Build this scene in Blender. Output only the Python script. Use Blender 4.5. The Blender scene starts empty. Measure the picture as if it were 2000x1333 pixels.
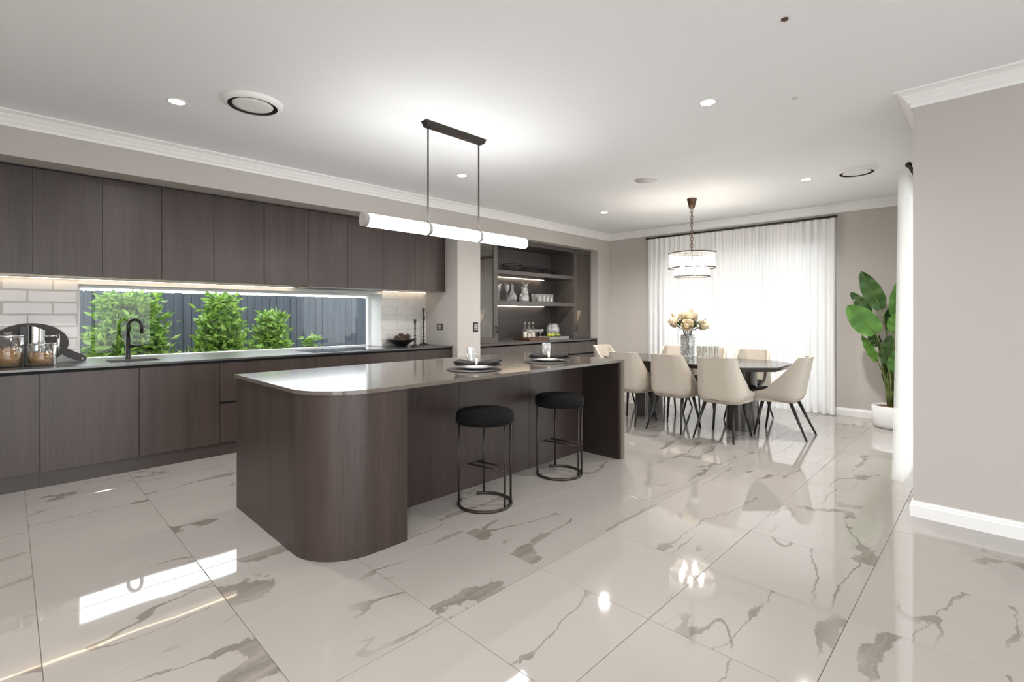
import bpy, bmesh, math, random
from mathutils import Vector, Matrix
random.seed(7)
PI = math.pi
S = bpy.context.scene
COL = S.collection

# ------------------------------------------------------------------ camera
cam_d = bpy.data.cameras.new('camera')
cam_d.sensor_width = 36.0
cam_d.lens = 968.0 / 2000.0 * 36.0
cam_d.shift_y = -(666.5 - 616.5) / 2000.0
cam_d.clip_start = 0.05
cam = bpy.data.objects.new('camera', cam_d)
COL.objects.link(cam)
cam.location = (0, 0, 1.278)
cam.rotation_euler = (PI / 2, 0, math.radians(44.45 - 90))
S.camera = cam

# ------------------------------------------------------------------ sky, daylight, exposure
SKY = 2.9
W = bpy.data.worlds.new('overcast_sky')
S.world = W
W.use_nodes = True
bg = W.node_tree.nodes['Background']
bg.inputs['Color'].default_value = (0.93, 0.965, 1.0, 1)
bg.inputs['Strength'].default_value = SKY

def portal(name, loc, rot, sx, sy):
    d = bpy.data.lights.new(name, 'AREA')
    d.shape = 'RECTANGLE'; d.size = sx; d.size_y = sy
    d.cycles.is_portal = True
    o = bpy.data.objects.new(name, d); COL.objects.link(o)
    o.location = loc; o.rotation_euler = rot
portal('daylight_portal', (0.3, -3.72, 1.2), (PI / 2, 0, 0), 4.6, 2.36)
portal('daylight_portal', (-2.72, -1.6, 1.2), (PI / 2, 0, -PI / 2), 2.6, 2.36)
portal('daylight_portal', (1.89, 5.99, 1.22), (-PI / 2, 0, 0), 2.9, 0.66)
portal('daylight_portal', (5.75, .25, 1.17), (PI / 2, 0, 0), 1.95, 2.3)
portal('daylight_portal', (7.66, 2.73, 1.18), (PI / 2, 0, PI / 2), 2.25, 2.2)

S.view_settings.view_transform = 'Standard'
S.view_settings.look = 'None'
S.view_settings.gamma = 1.0
S.view_settings.use_curve_mapping = False
S.view_settings.exposure = 0.99
cy = S.cycles
cy.max_bounces = 10; cy.diffuse_bounces = 5; cy.glossy_bounces = 4
cy.transmission_bounces = 6; cy.transparent_max_bounces = 16
cy.caustics_reflective = False; cy.caustics_refractive = False
cy.sample_clamp_indirect = 6.0
cy.use_denoising = True

# ------------------------------------------------------------------ materials
MATS = {}
def new_mat(name):
    m = bpy.data.materials.new(name); m.use_nodes = True
    nt = m.node_tree; nt.nodes.clear()
    out = nt.nodes.new('ShaderNodeOutputMaterial')
    MATS[name] = m
    return m, nt, out
def N(nt, t, **kw):
    n = nt.nodes.new(t)
    for k, v in kw.items():
        if k in n.inputs: n.inputs[k].default_value = v
        else: setattr(n, k, v)
    return n
def L(nt, a, b): nt.links.new(a, b)
def rgba(c): return (c[0], c[1], c[2], 1.0)
def srgb(r, g, b):
    f = lambda v: (v / 12.92 if v <= .04045 else ((v + .055) / 1.055) ** 2.4)
    return (f(r / 255), f(g / 255), f(b / 255))

def plain(name, col, rough=0.5, metal=0.0, spec=0.5, var=0.0, scale=30.0, bump=0.0, coat=0.0, sheen=0.0):
    m, nt, out = new_mat(name)
    p = N(nt, 'ShaderNodeBsdfPrincipled', Roughness=rough, Metallic=metal)
    p.inputs['Base Color'].default_value = rgba(col)
    p.inputs['Specular IOR Level'].default_value = spec
    p.inputs['Coat Weight'].default_value = coat
    p.inputs['Sheen Weight'].default_value = sheen
    tc = N(nt, 'ShaderNodeTexCoord')
    nz = N(nt, 'ShaderNodeTexNoise', Scale=scale, Detail=4.0)
    L(nt, tc.outputs['Object'], nz.inputs['Vector'])
    mx = N(nt, 'ShaderNodeMix', data_type='RGBA')
    mx.inputs['A'].default_value = rgba([c * (1 - var) for c in col])
    mx.inputs['B'].default_value = rgba([min(1, c * (1 + var)) for c in col])
    L(nt, nz.outputs['Fac'], mx.inputs['Factor'])
    L(nt, mx.outputs['Result'], p.inputs['Base Color'])
    if bump:
        b = N(nt, 'ShaderNodeBump', Strength=bump, Distance=0.002)
        L(nt, nz.outputs['Fac'], b.inputs['Height']); L(nt, b.outputs['Normal'], p.inputs['Normal'])
    L(nt, p.outputs['BSDF'], out.inputs['Surface'])
    return m

def emit(name, col, strength):
    m, nt, out = new_mat(name)
    e = N(nt, 'ShaderNodeEmission', Strength=strength)
    e.inputs['Color'].default_value = rgba(col)
    L(nt, e.outputs['Emission'], out.inputs['Surface'])
    return m

def wood(name, dark, light, axis='Z', rough=0.36, spec=0.45):
    m, nt, out = new_mat(name)
    tc = N(nt, 'ShaderNodeTexCoord'); oi = N(nt, 'ShaderNodeObjectInfo')
    wn = N(nt, 'ShaderNodeTexWhiteNoise', noise_dimensions='1D')
    L(nt, oi.outputs['Random'], wn.inputs['W'])
    add = N(nt, 'ShaderNodeVectorMath', operation='MULTIPLY_ADD')
    L(nt, wn.outputs['Color'], add.inputs[0]); add.inputs[1].default_value = (7, 7, 7)
    L(nt, tc.outputs['Object'], add.inputs[2])
    mp = N(nt, 'ShaderNodeMapping')
    mp.inputs['Scale'].default_value = {'Z': (150, 150, 3.0), 'X': (3.0, 150, 150), 'Y': (150, 3.0, 150)}[axis]
    L(nt, add.outputs[0], mp.inputs['Vector'])
    n1 = N(nt, 'ShaderNodeTexNoise', Scale=1.0, Detail=3.0, Roughness=0.6)
    L(nt, mp.outputs[0], n1.inputs['Vector'])
    mp2 = N(nt, 'ShaderNodeMapping')
    mp2.inputs['Scale'].default_value = {'Z': (9, 9, .5), 'X': (.5, 9, 9), 'Y': (9, .5, 9)}[axis]
    L(nt, add.outputs[0], mp2.inputs['Vector'])
    n2 = N(nt, 'ShaderNodeTexNoise', Scale=1.0, Detail=2.0)
    L(nt, mp2.outputs[0], n2.inputs['Vector'])
    mixf = N(nt, 'ShaderNodeMix', data_type='FLOAT'); mixf.inputs['Factor'].default_value = 0.45
    L(nt, n1.outputs['Fac'], mixf.inputs['A']); L(nt, n2.outputs['Fac'], mixf.inputs['B'])
    rp = N(nt, 'ShaderNodeValToRGB')
    rp.color_ramp.elements[0].position = 0.32; rp.color_ramp.elements[0].color = rgba(dark)
    rp.color_ramp.elements[1].position = 0.68; rp.color_ramp.elements[1].color = rgba(light)
    L(nt, mixf.outputs['Result'], rp.inputs['Fac'])
    p = N(nt, 'ShaderNodeBsdfPrincipled', Roughness=rough)
    p.inputs['Specular IOR Level'].default_value = spec
    L(nt, rp.outputs['Color'], p.inputs['Base Color'])
    b = N(nt, 'ShaderNodeBump', Strength=0.08, Distance=0.001)
    L(nt, n1.outputs['Fac'], b.inputs['Height']); L(nt, b.outputs['Normal'], p.inputs['Normal'])
    L(nt, p.outputs['BSDF'], out.inputs['Surface'])
    return m

def thin_glass(name, tint=(0.97, 0.985, 0.98), lo=0.05, hi=0.75, rough=0.0, power=0.5, milk=0.0):
    m, nt, out = new_mat(name)
    tr = N(nt, 'ShaderNodeBsdfTransparent'); tr.inputs['Color'].default_value = rgba(tint)
    gl = N(nt, 'ShaderNodeBsdfGlossy', Roughness=rough); gl.inputs['Color'].default_value = (1, 1, 1, 1)
    lw = N(nt, 'ShaderNodeLayerWeight', Blend=power)
    mr = N(nt, 'ShaderNodeMapRange'); mr.inputs['To Min'].default_value = lo; mr.inputs['To Max'].default_value = hi
    L(nt, lw.outputs['Facing'], mr.inputs['Value'])
    mx = N(nt, 'ShaderNodeMixShader')
    L(nt, mr.outputs['Result'], mx.inputs['Fac']); L(nt, tr.outputs[0], mx.inputs[1]); L(nt, gl.outputs[0], mx.inputs[2])
    if milk:
        df = N(nt, 'ShaderNodeBsdfDiffuse'); tl = N(nt, 'ShaderNodeBsdfTranslucent')
        df.inputs['Color'].default_value = (.9, .9, .9, 1); tl.inputs['Color'].default_value = (.9, .9, .9, 1)
        m3 = N(nt, 'ShaderNodeMixShader'); m3.inputs['Fac'].default_value = .5
        L(nt, df.outputs[0], m3.inputs[1]); L(nt, tl.outputs[0], m3.inputs[2])
        m4 = N(nt, 'ShaderNodeMixShader'); m4.inputs['Fac'].default_value = milk
        L(nt, mx.outputs[0], m4.inputs[1]); L(nt, m3.outputs[0], m4.inputs[2]); mx = m4
    L(nt, mx.outputs[0], out.inputs['Surface'])
    return m

def marble():
    m, nt, out = new_mat('polished_marble_tile')
    tc = N(nt, 'ShaderNodeTexCoord'); oi = N(nt, 'ShaderNodeObjectInfo')
    wn = N(nt, 'ShaderNodeTexWhiteNoise', noise_dimensions='1D')
    L(nt, oi.outputs['Random'], wn.inputs['W'])
    off = N(nt, 'ShaderNodeVectorMath', operation='MULTIPLY_ADD')
    L(nt, wn.outputs['Color'], off.inputs[0]); off.inputs[1].default_value = (31, 31, 31)
    fl_ = N(nt, 'ShaderNodeMath', operation='GREATER_THAN'); fl_.inputs[1].default_value = 0.45; L(nt, oi.outputs['Random'], fl_.inputs[0])
    f2 = N(nt, 'ShaderNodeMath', operation='MULTIPLY_ADD'); f2.inputs[1].default_value = 2.0; f2.inputs[2].default_value = -1.0; L(nt, fl_.outputs[0], f2.inputs[0])
    cv = N(nt, 'ShaderNodeCombineXYZ'); L(nt, f2.outputs[0], cv.inputs['X']); cv.inputs['Y'].default_value = 1.0; cv.inputs['Z'].default_value = 1.0
    mv = N(nt, 'ShaderNodeVectorMath', operation='MULTIPLY'); L(nt, tc.outputs['Object'], mv.inputs[0]); L(nt, cv.outputs[0], mv.inputs[1])
    L(nt, mv.outputs[0], off.inputs[2])
    # warp
    wz = N(nt, 'ShaderNodeTexNoise', Scale=4.0, Detail=8.0, Roughness=0.66)
    L(nt, off.outputs[0], wz.inputs['Vector'])
    wv = N(nt, 'ShaderNodeVectorMath', operation='MULTIPLY_ADD')
    L(nt, wz.outputs['Color'], wv.inputs[0]); wv.inputs[1].default_value = (0.12, 0.12, 0); L(nt, off.outputs[0], wv.inputs[2])
    mp = N(nt, 'ShaderNodeMapping'); mp.inputs['Rotation'].default_value = (0, 0, math.radians(42)); mp.inputs['Scale'].default_value = (0.20, 1.0, 1)
    L(nt, wv.outputs[0], mp.inputs['Vector'])
    def vein(scale, width, det, dist):
        n = N(nt, 'ShaderNodeTexNoise', Scale=scale, Detail=det, Roughness=0.45, Distortion=dist)
        L(nt, mp.outputs[0], n.inputs['Vector'])
        s = N(nt, 'ShaderNodeMath', operation='SUBTRACT'); s.inputs[1].default_value = 0.5; L(nt, n.outputs['Fac'], s.inputs[0])
        a = N(nt, 'ShaderNodeMath', operation='ABSOLUTE'); L(nt, s.outputs[0], a.inputs[0])
        dv = N(nt, 'ShaderNodeMath', operation='DIVIDE'); L(nt, a.outputs[0], dv.inputs[0])
        if isinstance(width, float): dv.inputs[1].default_value = width
        else: L(nt, width, dv.inputs[1])
        r = N(nt, 'ShaderNodeMapRange', interpolation_type='SMOOTHSTEP')
        r.inputs['From Min'].default_value = 1.0; r.inputs['From Max'].default_value = 0.8
        L(nt, dv.outputs[0], r.inputs['Value'])
        return r.outputs['Result']
    wd = N(nt, 'ShaderNodeTexNoise', Scale=3.0, Detail=6.0, Roughness=0.6); L(nt, off.outputs[0], wd.inputs['Vector'])
    wr = N(nt, 'ShaderNodeMapRange'); wr.inputs['From Min'].default_value = 0.5; wr.inputs['From Max'].default_value = 0.78
    wr.inputs['To Min'].default_value = 0.0022; wr.inputs['To Max'].default_value = 0.05
    L(nt, wd.outputs['Fac'], wr.inputs['Value'])
    v1 = vein(1.05, wr.outputs['Result'], 2.0, 0.3)
    v2 = vein(1.9, 0.0048, 3.0, 0.2)
    gate = N(nt, 'ShaderNodeTexNoise', Scale=2.0, Detail=1.0); L(nt, wv.outputs[0], gate.inputs['Vector'])
    gr = N(nt, 'ShaderNodeMapRange'); gr.inputs['From Min'].default_value = 0.5; gr.inputs['From Max'].default_value = 0.62
    L(nt, gate.outputs['Fac'], gr.inputs['Value'])
    v2g = N(nt, 'ShaderNodeMath', operation='MULTIPLY'); L(nt, v2, v2g.inputs[0]); L(nt, gr.outputs['Result'], v2g.inputs[1])
    st = N(nt, 'ShaderNodeTexNoise', Scale=9.0, Detail=8.0, Roughness=0.7); L(nt, mp.outputs[0], st.inputs['Vector'])
    sr = N(nt, 'ShaderNodeMapRange'); sr.inputs['From Min'].default_value = 0.4; sr.inputs['From Max'].default_value = 0.55; sr.inputs['To Min'].default_value = 0.45
    L(nt, st.outputs['Fac'], sr.inputs['Value'])
    v1s = N(nt, 'ShaderNodeMath', operation='MULTIPLY'); L(nt, v1, v1s.inputs[0]); L(nt, sr.outputs['Result'], v1s.inputs[1])
    vm = N(nt, 'ShaderNodeMath', operation='MAXIMUM'); L(nt, v1s.outputs[0], vm.inputs[0]); L(nt, v2g.outputs[0], vm.inputs[1])
    base = N(nt, 'ShaderNodeMix', data_type='RGBA')
    base.inputs['A'].default_value = rgba((0.34, 0.314, 0.291)); base.inputs['B'].default_value = rgba((0.372, 0.347, 0.323))
    bz = N(nt, 'ShaderNodeTexNoise', Scale=1.4, Detail=2.0); L(nt, off.outputs[0], bz.inputs['Vector'])
    L(nt, bz.outputs['Fac'], base.inputs['Factor'])
    cm = N(nt, 'ShaderNodeMix', data_type='RGBA'); cm.inputs['B'].default_value = rgba((0.20, 0.18, 0.155))
    L(nt, base.outputs['Result'], cm.inputs['A']); L(nt, vm.outputs[0], cm.inputs['Factor'])
    p = N(nt, 'ShaderNodeBsdfPrincipled', Roughness=0.035)
    p.inputs['Specular IOR Level'].default_value = 0.95
    L(nt, cm.outputs['Result'], p.inputs['Base Color'])
    wb = N(nt, 'ShaderNodeTexNoise', Scale=5.0, Detail=1.0); L(nt, off.outputs[0], wb.inputs['Vector'])
    b = N(nt, 'ShaderNodeBump', Strength=0.08, Distance=0.004)
    L(nt, wb.outputs['Fac'], b.inputs['Height']); L(nt, b.outputs['Normal'], p.inputs['Normal'])
    L(nt, p.outputs['BSDF'], out.inputs['Surface'])
    return m

def sheer(name, transp=0.32, col=(0.92, 0.92, 0.91), tl_fac=0.5):
    m, nt, out = new_mat(name)
    df = N(nt, 'ShaderNodeBsdfDiffuse'); df.inputs['Color'].default_value = rgba(col)
    tl = N(nt, 'ShaderNodeBsdfTranslucent'); tl.inputs['Color'].default_value = rgba(col)
    tr = N(nt, 'ShaderNodeBsdfTransparent'); tr.inputs['Color'].default_value = (1, 1, 1, 1)
    m1 = N(nt, 'ShaderNodeMixShader'); m1.inputs['Fac'].default_value = tl_fac
    L(nt, df.outputs[0], m1.inputs[1]); L(nt, tl.outputs[0], m1.inputs[2])
    tc = N(nt, 'ShaderNodeTexCoord')
    wv = N(nt, 'ShaderNodeTexNoise', Scale=900.0, Detail=1.0); L(nt, tc.outputs['Object'], wv.inputs['Vector'])
    mr = N(nt, 'ShaderNodeMapRange'); mr.inputs['To Min'].default_value = transp - .05; mr.inputs['To Max'].default_value = transp + .05
    L(nt, wv.outputs['Fac'], mr.inputs['Value'])
    m2 = N(nt, 'ShaderNodeMixShader')
    L(nt, mr.outputs['Result'], m2.inputs['Fac']); L(nt, m1.outputs[0], m2.inputs[1]); L(nt, tr.outputs[0], m2.inputs[2])
    L(nt, m2.outputs[0], out.inputs['Surface'])
    return m

def leafmat(name, a, b, transl=0.35, rough=0.4, scale=6.0):
    m, nt, out = new_mat(name)
    tc = N(nt, 'ShaderNodeTexCoord'); nz = N(nt, 'ShaderNodeTexNoise', Scale=scale, Detail=3.0)
    L(nt, tc.outputs['Object'], nz.inputs['Vector'])
    rp = N(nt, 'ShaderNodeValToRGB')
    rp.color_ramp.elements[0].position = 0.35; rp.color_ramp.elements[0].color = rgba(a)
    rp.color_ramp.elements[1].position = 0.65; rp.color_ramp.elements[1].color = rgba(b)
    L(nt, nz.outputs['Fac'], rp.inputs['Fac'])
    p = N(nt, 'ShaderNodeBsdfPrincipled', Roughness=rough); L(nt, rp.outputs['Color'], p.inputs['Base Color'])
    tl = N(nt, 'ShaderNodeBsdfTranslucent'); L(nt, rp.outputs['Color'], tl.inputs['Color'])
    mx = N(nt, 'ShaderNodeMixShader'); mx.inputs['Fac'].default_value = transl
    L(nt, p.outputs[0], mx.inputs[1]); L(nt, tl.outputs[0], mx.inputs[2]); L(nt, mx.outputs[0], out.inputs['Surface'])
    return m

M_WALL = plain('painted_wall', (0.50, 0.47, 0.44), 0.85, spec=0.2, var=0.015, scale=60)
M_CEIL = plain('ceiling_paint', (0.88, 0.90, 0.915), 0.9, spec=0.15, var=0.01, scale=40)
M_TRIM = plain('white_gloss_trim', (0.84, 0.84, 0.83), 0.5, var=0.01)
M_REVEAL = plain('window_reveal_paint', (0.82, 0.82, 0.81), 0.6, var=0.01)
M_MARBLE = marble()
M_GROUT = plain('tile_grout', (0.26, 0.24, 0.21), 0.9, var=0.05)
M_WOOD = wood('dark_oak_veneer', (0.032, 0.0215, 0.0183), (0.066, 0.0475, 0.041))
M_WOODH = wood('dark_oak_veneer_horizontal', (0.062, 0.056, 0.055), (0.105, 0.096, 0.095), 'X', 0.3)  # base colour lifted and greyed to carry window reflections
M_HUTCH = wood('hutch_veneer', (0.062, 0.053, 0.049), (0.105, 0.092, 0.086), 'Z', 0.36)
M_KICK = wood('dark_oak_plinth', (0.030, 0.023, 0.021), (0.055, 0.043, 0.039), 'X')
M_BLACKGAP = plain('black_shadow_rail', (0.006, 0.006, 0.006), 0.7, var=0.1)
M_STONE = plain('taupe_polished_stone', (0.125, 0.106, 0.090), 0.11, spec=0.8, var=0.06, scale=90)
M_STONE2 = plain('dark_polished_stone', (0.070, 0.065, 0.064), 0.26, spec=1.0, var=0.08, scale=90)
M_TILE = plain('white_glazed_tile', (0.66, 0.635, 0.60), 0.12, spec=0.5, var=0.03, scale=8)
M_TGROUT = plain('pale_grout', (0.74, 0.72, 0.69), 0.9, var=0.03)
M_BLACK = plain('matt_black_metal', (0.012, 0.011, 0.011), 0.4, var=0.1)
M_BRONZE = plain('dark_bronze_metal', (0.032, 0.025, 0.020), 0.38, metal=0.3, var=0.1)
M_BROWNMETAL = plain('brown_bronze', (0.12, 0.075, 0.05), 0.38, metal=0.75, var=0.1)
M_VELVET = plain('black_velvet', (0.005, 0.0045, 0.0045), 0.8, spec=0.15, var=0.2, scale=120, sheen=0.02)
M_CHROME = plain('polished_chrome', (0.75, 0.75, 0.75), 0.08, metal=1.0, var=0.02)
M_STEEL = plain('brushed_steel', (0.16, 0.155, 0.15), 0.32, metal=0.85, var=0.05)
M_GREYMETAL = plain('satin_grey_metal', (0.42, 0.40, 0.385), 0.4, metal=0.3, var=0.03)
M_GLASS = thin_glass('clear_glass')
M_CRYSTAL = thin_glass('cut_crystal', lo=0.10, hi=0.8, rough=0.03, milk=0.22)
M_VASE = thin_glass('faceted_crystal', lo=0.15, hi=0.95, rough=0.02, milk=0.06)
M_PANE = thin_glass('window_pane', tint=(0.96, 0.975, 0.97), lo=0.012, hi=0.10, power=0.2)
M_SMOKE = thin_glass('bronze_tinted_glass', tint=(0.86, 0.80, 0.72), lo=0.04, hi=0.5, power=0.25)
M_LEATHER = plain('cream_leather', (0.50, 0.445, 0.375), 0.5, var=0.04, scale=25, bump=0.05)
M_SEAT = plain('charcoal_seat_fabric', (0.055, 0.048, 0.045), 0.7, var=0.1, scale=60)
M_TABLE = plain('dark_table_lacquer', (0.040, 0.034, 0.031), 0.18, spec=0.7, var=0.08, scale=20)
M_CERAMIC = plain('white_ceramic', (0.78, 0.76, 0.73), 0.2, var=0.02)
M_MAT = plain('dark_leather_placemat', (0.045, 0.038, 0.034), 0.5, var=0.08, scale=60)
M_NAPKIN = plain('black_linen', (0.012, 0.011, 0.011), 0.8, var=0.2, scale=80, bump=0.2)
M_PEARL = plain('pearl_napkin_ring', (0.75, 0.70, 0.64), 0.3, var=0.08, scale=60)
M_SOIL = plain('brown_soil', (0.16, 0.085, 0.045), 0.9, var=0.3, scale=50, bump=0.3)
M_POT = plain('white_glazed_pot', (0.78, 0.78, 0.79), 0.35, var=0.01)
M_SHEER = sheer('white_sheer_voile', 0.012, (0.88, 0.88, 0.88), 0.08)
M_SHEER2 = sheer('white_heavy_voile', 0.68)
M_FENCE = wood('blue_grey_fence_paint', (0.035, 0.042, 0.054), (0.075, 0.085, 0.102), rough=0.75, spec=0.2)
M_GROUND = plain('garden_soil', (0.10, 0.085, 0.065), 0.95, var=0.3, scale=6)
M_PAVE = plain('pale_bounce_paving', (0.72, 0.70, 0.67), 0.8, var=0.08, scale=3)
M_SIDE = plain('grey_side_path', (0.26, 0.26, 0.25), 0.9, var=0.1, scale=3)
M_SHRUB = leafmat('bright_shrub_leaf', (0.05, 0.13, 0.014), (0.27, 0.43, 0.07), 0.35, 0.4, 14.0)
M_STEMB = plain('brown_stem', (0.10, 0.07, 0.04), 0.8, var=0.2)
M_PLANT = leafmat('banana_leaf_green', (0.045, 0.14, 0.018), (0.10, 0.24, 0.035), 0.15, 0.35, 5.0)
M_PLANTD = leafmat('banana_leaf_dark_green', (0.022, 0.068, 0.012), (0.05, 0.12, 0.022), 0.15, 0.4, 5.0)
M_PSTEM = leafmat('green_leaf_stalk', (0.07, 0.10, 0.02), (0.16, 0.19, 0.05), 0.1, 0.5, 9.0)
M_CREAM = leafmat('cream_petal', (0.74, 0.63, 0.44), (0.84, 0.77, 0.60), 0.25, 0.6, 12.0)
M_BLUSH = leafmat('blush_petal', (0.72, 0.58, 0.44), (0.83, 0.74, 0.61), 0.25, 0.6, 12.0)
M_FLEAF = leafmat('magnolia_leaf_green', (0.035, 0.055, 0.015), (0.10, 0.13, 0.04), 0.15, 0.4, 12.0)
M_FLEAFB = leafmat('magnolia_leaf_brown', (0.11, 0.05, 0.025), (0.20, 0.10, 0.05), 0.15, 0.5, 12.0)
M_PASTA = plain('golden_pasta', (0.55, 0.28, 0.09), 0.6, var=0.25, scale=40)
M_CONE = plain('brown_pine_cone', (0.16, 0.11, 0.075), 0.8, var=0.3, scale=60)
M_TRAYW = wood('warm_walnut', (0.07, 0.035, 0.02), (0.15, 0.08, 0.045), 'X')
M_TRAYG = plain('grey_stone_board', (0.25, 0.25, 0.235), 0.5, var=0.1, scale=20)
M_LIME = plain('lime_skin', (0.35, 0.36, 0.04), 0.45, var=0.2, scale=40)
M_GRAPE = plain('green_grape_skin', (0.20, 0.25, 0.05), 0.35, var=0.2, scale=40)
M_BOTTLE = plain('cream_bottle', (0.70, 0.66, 0.58), 0.3, var=0.1, scale=20)
M_SPEAKER = plain('perforated_grille', (0.62, 0.62, 0.61), 0.8, var=0.06, scale=400)
M_VENTDARK = plain('vent_shadow_black', (0.02, 0.02, 0.02), 0.9, var=0.1)
M_OUTLET = plain('silver_socket_insert', (0.42, 0.40, 0.38), 0.4, var=0.05)
M_RUBBER = plain('dark_board_wood', (0.022, 0.017, 0.015), 0.5, var=0.15, scale=30)
E_TUBE = emit('pendant_tube_glow', (1.0, 0.99, 0.98), 10.5)
E_DOWN = emit('downlight_lens_glow', (1.0, 0.97, 0.93), 22.0)
E_LED = emit('warm_led_glow', (1.0, 0.80, 0.56), 9.0)
E_LEDH = emit('warm_hutch_led_glow', (1.0, 0.80, 0.60), 17.0)
E_BULB = emit('chandelier_bulb_glow', (1.0, 0.90, 0.78), 85.0)

# ------------------------------------------------------------------ mesh builder
class MB:
    def __init__(s): s.v = []; s.f = []; s.smooth = []
    def add(s, vs, fs, sm=False):
        n = len(s.v); s.v += [Vector(q) for q in vs]
        for f in fs: s.f.append([i + n for i in f]); s.smooth.append(sm)
        return s
    def box(s, x0, x1, y0, y1, z0, z1, bev=0.0):
        if bev <= 0:
            vs = [(x0,y0,z0),(x1,y0,z0),(x1,y1,z0),(x0,y1,z0),(x0,y0,z1),(x1,y0,z1),(x1,y1,z1),(x0,y1,z1)]
            return s.add(vs, [(0,3,2,1),(4,5,6,7),(0,1,5,4),(1,2,6,5),(2,3,7,6),(3,0,4,7)])
        bm = bmesh.new(); bmesh.ops.create_cube(bm, size=1.0)
        for v in bm.verts:
            v.co = Vector(((x0+x1)/2+v.co.x*(x1-x0), (y0+y1)/2+v.co.y*(y1-y0), (z0+z1)/2+v.co.z*(z1-z0)))
        bmesh.ops.bevel(bm, geom=list(bm.edges), offset=bev, segments=1, affect='EDGES')
        bm.verts.ensure_lookup_table(); bm.verts.index_update()
        s.add([v.co.copy() for v in bm.verts], [[v.index for v in f.verts] for f in bm.faces]); bm.free()
        return s
    def prism(s, poly, z0, z1, sm=False):
        n = len(poly)
        vs = [(x, y, z0) for x, y in poly] + [(x, y, z1) for x, y in poly]
        s.add(vs, [tuple(range(n - 1, -1, -1)), tuple(range(n, 2 * n))])
        s.add(vs, [(i, (i + 1) % n, n + (i + 1) % n, n + i) for i in range(n)], sm)
        return s
    def lathe(s, prof, c=(0, 0, 0), seg=24, sm=True, caps=True, flute=0.0, nfl=0):
        vs = []; fs = []
        for r, z in prof:
            for k in range(seg):
                a = 2 * PI * k / seg
                rr = r * (1 + (flute * math.cos(nfl * a) if flute else 0))
                vs.append((c[0] + rr * math.cos(a), c[1] + rr * math.sin(a), c[2] + z))
        m = len(prof)
        for j in range(m - 1):
            for k in range(seg):
                fs.append((j*seg+k, j*seg+(k+1) % seg, (j+1)*seg+(k+1) % seg, (j+1)*seg+k))
        if caps and prof[0][0] > 1e-5: fs.append(tuple(range(seg - 1, -1, -1)))
        if caps and prof[-1][0] > 1e-5: fs.append(tuple((m-1)*seg + k for k in range(seg)))
        return s.add(vs, fs, sm)
    def tube(s, pts, r, seg=10, closed=False, caps=True, sm=True):
        pts = [Vector(p) for p in pts]; n = len(pts)
        rs = r if isinstance(r, (list, tuple)) else [r] * n
        vs = []; fs = []; up = None
        for i, p in enumerate(pts):
            if closed: t = pts[(i + 1) % n] - pts[(i - 1) % n]
            else: t = pts[min(i + 1, n - 1)] - pts[max(i - 1, 0)]
            t.normalize()
            if up is None:
                up = Vector((0, 0, 1)) if abs(t.z) < 0.9 else Vector((1, 0, 0))
            a = t.cross(up)
            if a.length < 1e-4: a = t.cross(Vector((0, 1, 0)))
            a.normalize(); b = a.cross(t).normalized(); up = b
            for k in range(seg):
                q = 2 * PI * k / seg
                vs.append(p + (a * math.cos(q) + b * math.sin(q)) * rs[i])
        for i in range(n if closed else n - 1):
            j = (i + 1) % n
            for k in range(seg):
                fs.append((i*seg+k, i*seg+(k+1) % seg, j*seg+(k+1) % seg, j*seg+k))
        if caps and not closed:
            fs.append(tuple(range(seg - 1, -1, -1))); fs.append(tuple((n-1)*seg + k for k in range(seg)))
        return s.add(vs, fs, sm)
    def ball(s, c, r, seg=12, rings=8, sq=(1, 1, 1)):
        vs = []; fs = []
        for j in range(rings + 1):
            t = PI * j / rings
            for k in range(seg):
                a = 2 * PI * k / seg
                vs.append((c[0]+sq[0]*r*math.sin(t)*math.cos(a), c[1]+sq[1]*r*math.sin(t)*math.sin(a), c[2]-sq[2]*r*math.cos(t)))
        for j in range(rings):
            for k in range(seg):
                fs.append((j*seg+k, j*seg+(k+1) % seg, (j+1)*seg+(k+1) % seg, (j+1)*seg+k))
        return s.add(vs, fs, True)
    def grid(s, fn, nu, nv, sm=True):
        vs = [fn(i / nu, j / nv) for j in range(nv + 1) for i in range(nu + 1)]
        fs = [(j*(nu+1)+i, j*(nu+1)+i+1, (j+1)*(nu+1)+i+1, (j+1)*(nu+1)+i) for j in range(nv) for i in range(nu)]
        return s.add(vs, fs, sm)
    def xf(s, mat, start=0):
        for i in range(start, len(s.v)): s.v[i] = mat @ s.v[i]
        return s
    def build(s, name, mat, parent=None, local=False, origin=None):
        """world coordinates unless local; a top-level mesh gets its origin at its base centre"""
        if parent is None:
            if origin is None:
                xs = [v.x for v in s.v]; ys = [v.y for v in s.v]; zs = [v.z for v in s.v]
                origin = Vector(((min(xs)+max(xs))/2, (min(ys)+max(ys))/2, min(zs)))
            off = Vector(origin)
        elif local: off = Vector((0, 0, 0))
        else:
            off = Vector((0, 0, 0)); q = parent
            while q: off += Vector(q.location); q = q.parent
        me = bpy.data.meshes.new(name)
        me.from_pydata([v - off for v in s.v], [], s.f)
        me.polygons.foreach_set('use_smooth', s.smooth)
        me.materials.append(mat)
        bm = bmesh.new(); bm.from_mesh(me); bmesh.ops.recalc_face_normals(bm, faces=bm.faces); bm.to_mesh(me); bm.free()
        me.update()
        o = bpy.data.objects.new(name, me); COL.objects.link(o)
        if parent is None: o.location = off
        else: o.parent = parent
        return o

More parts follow.
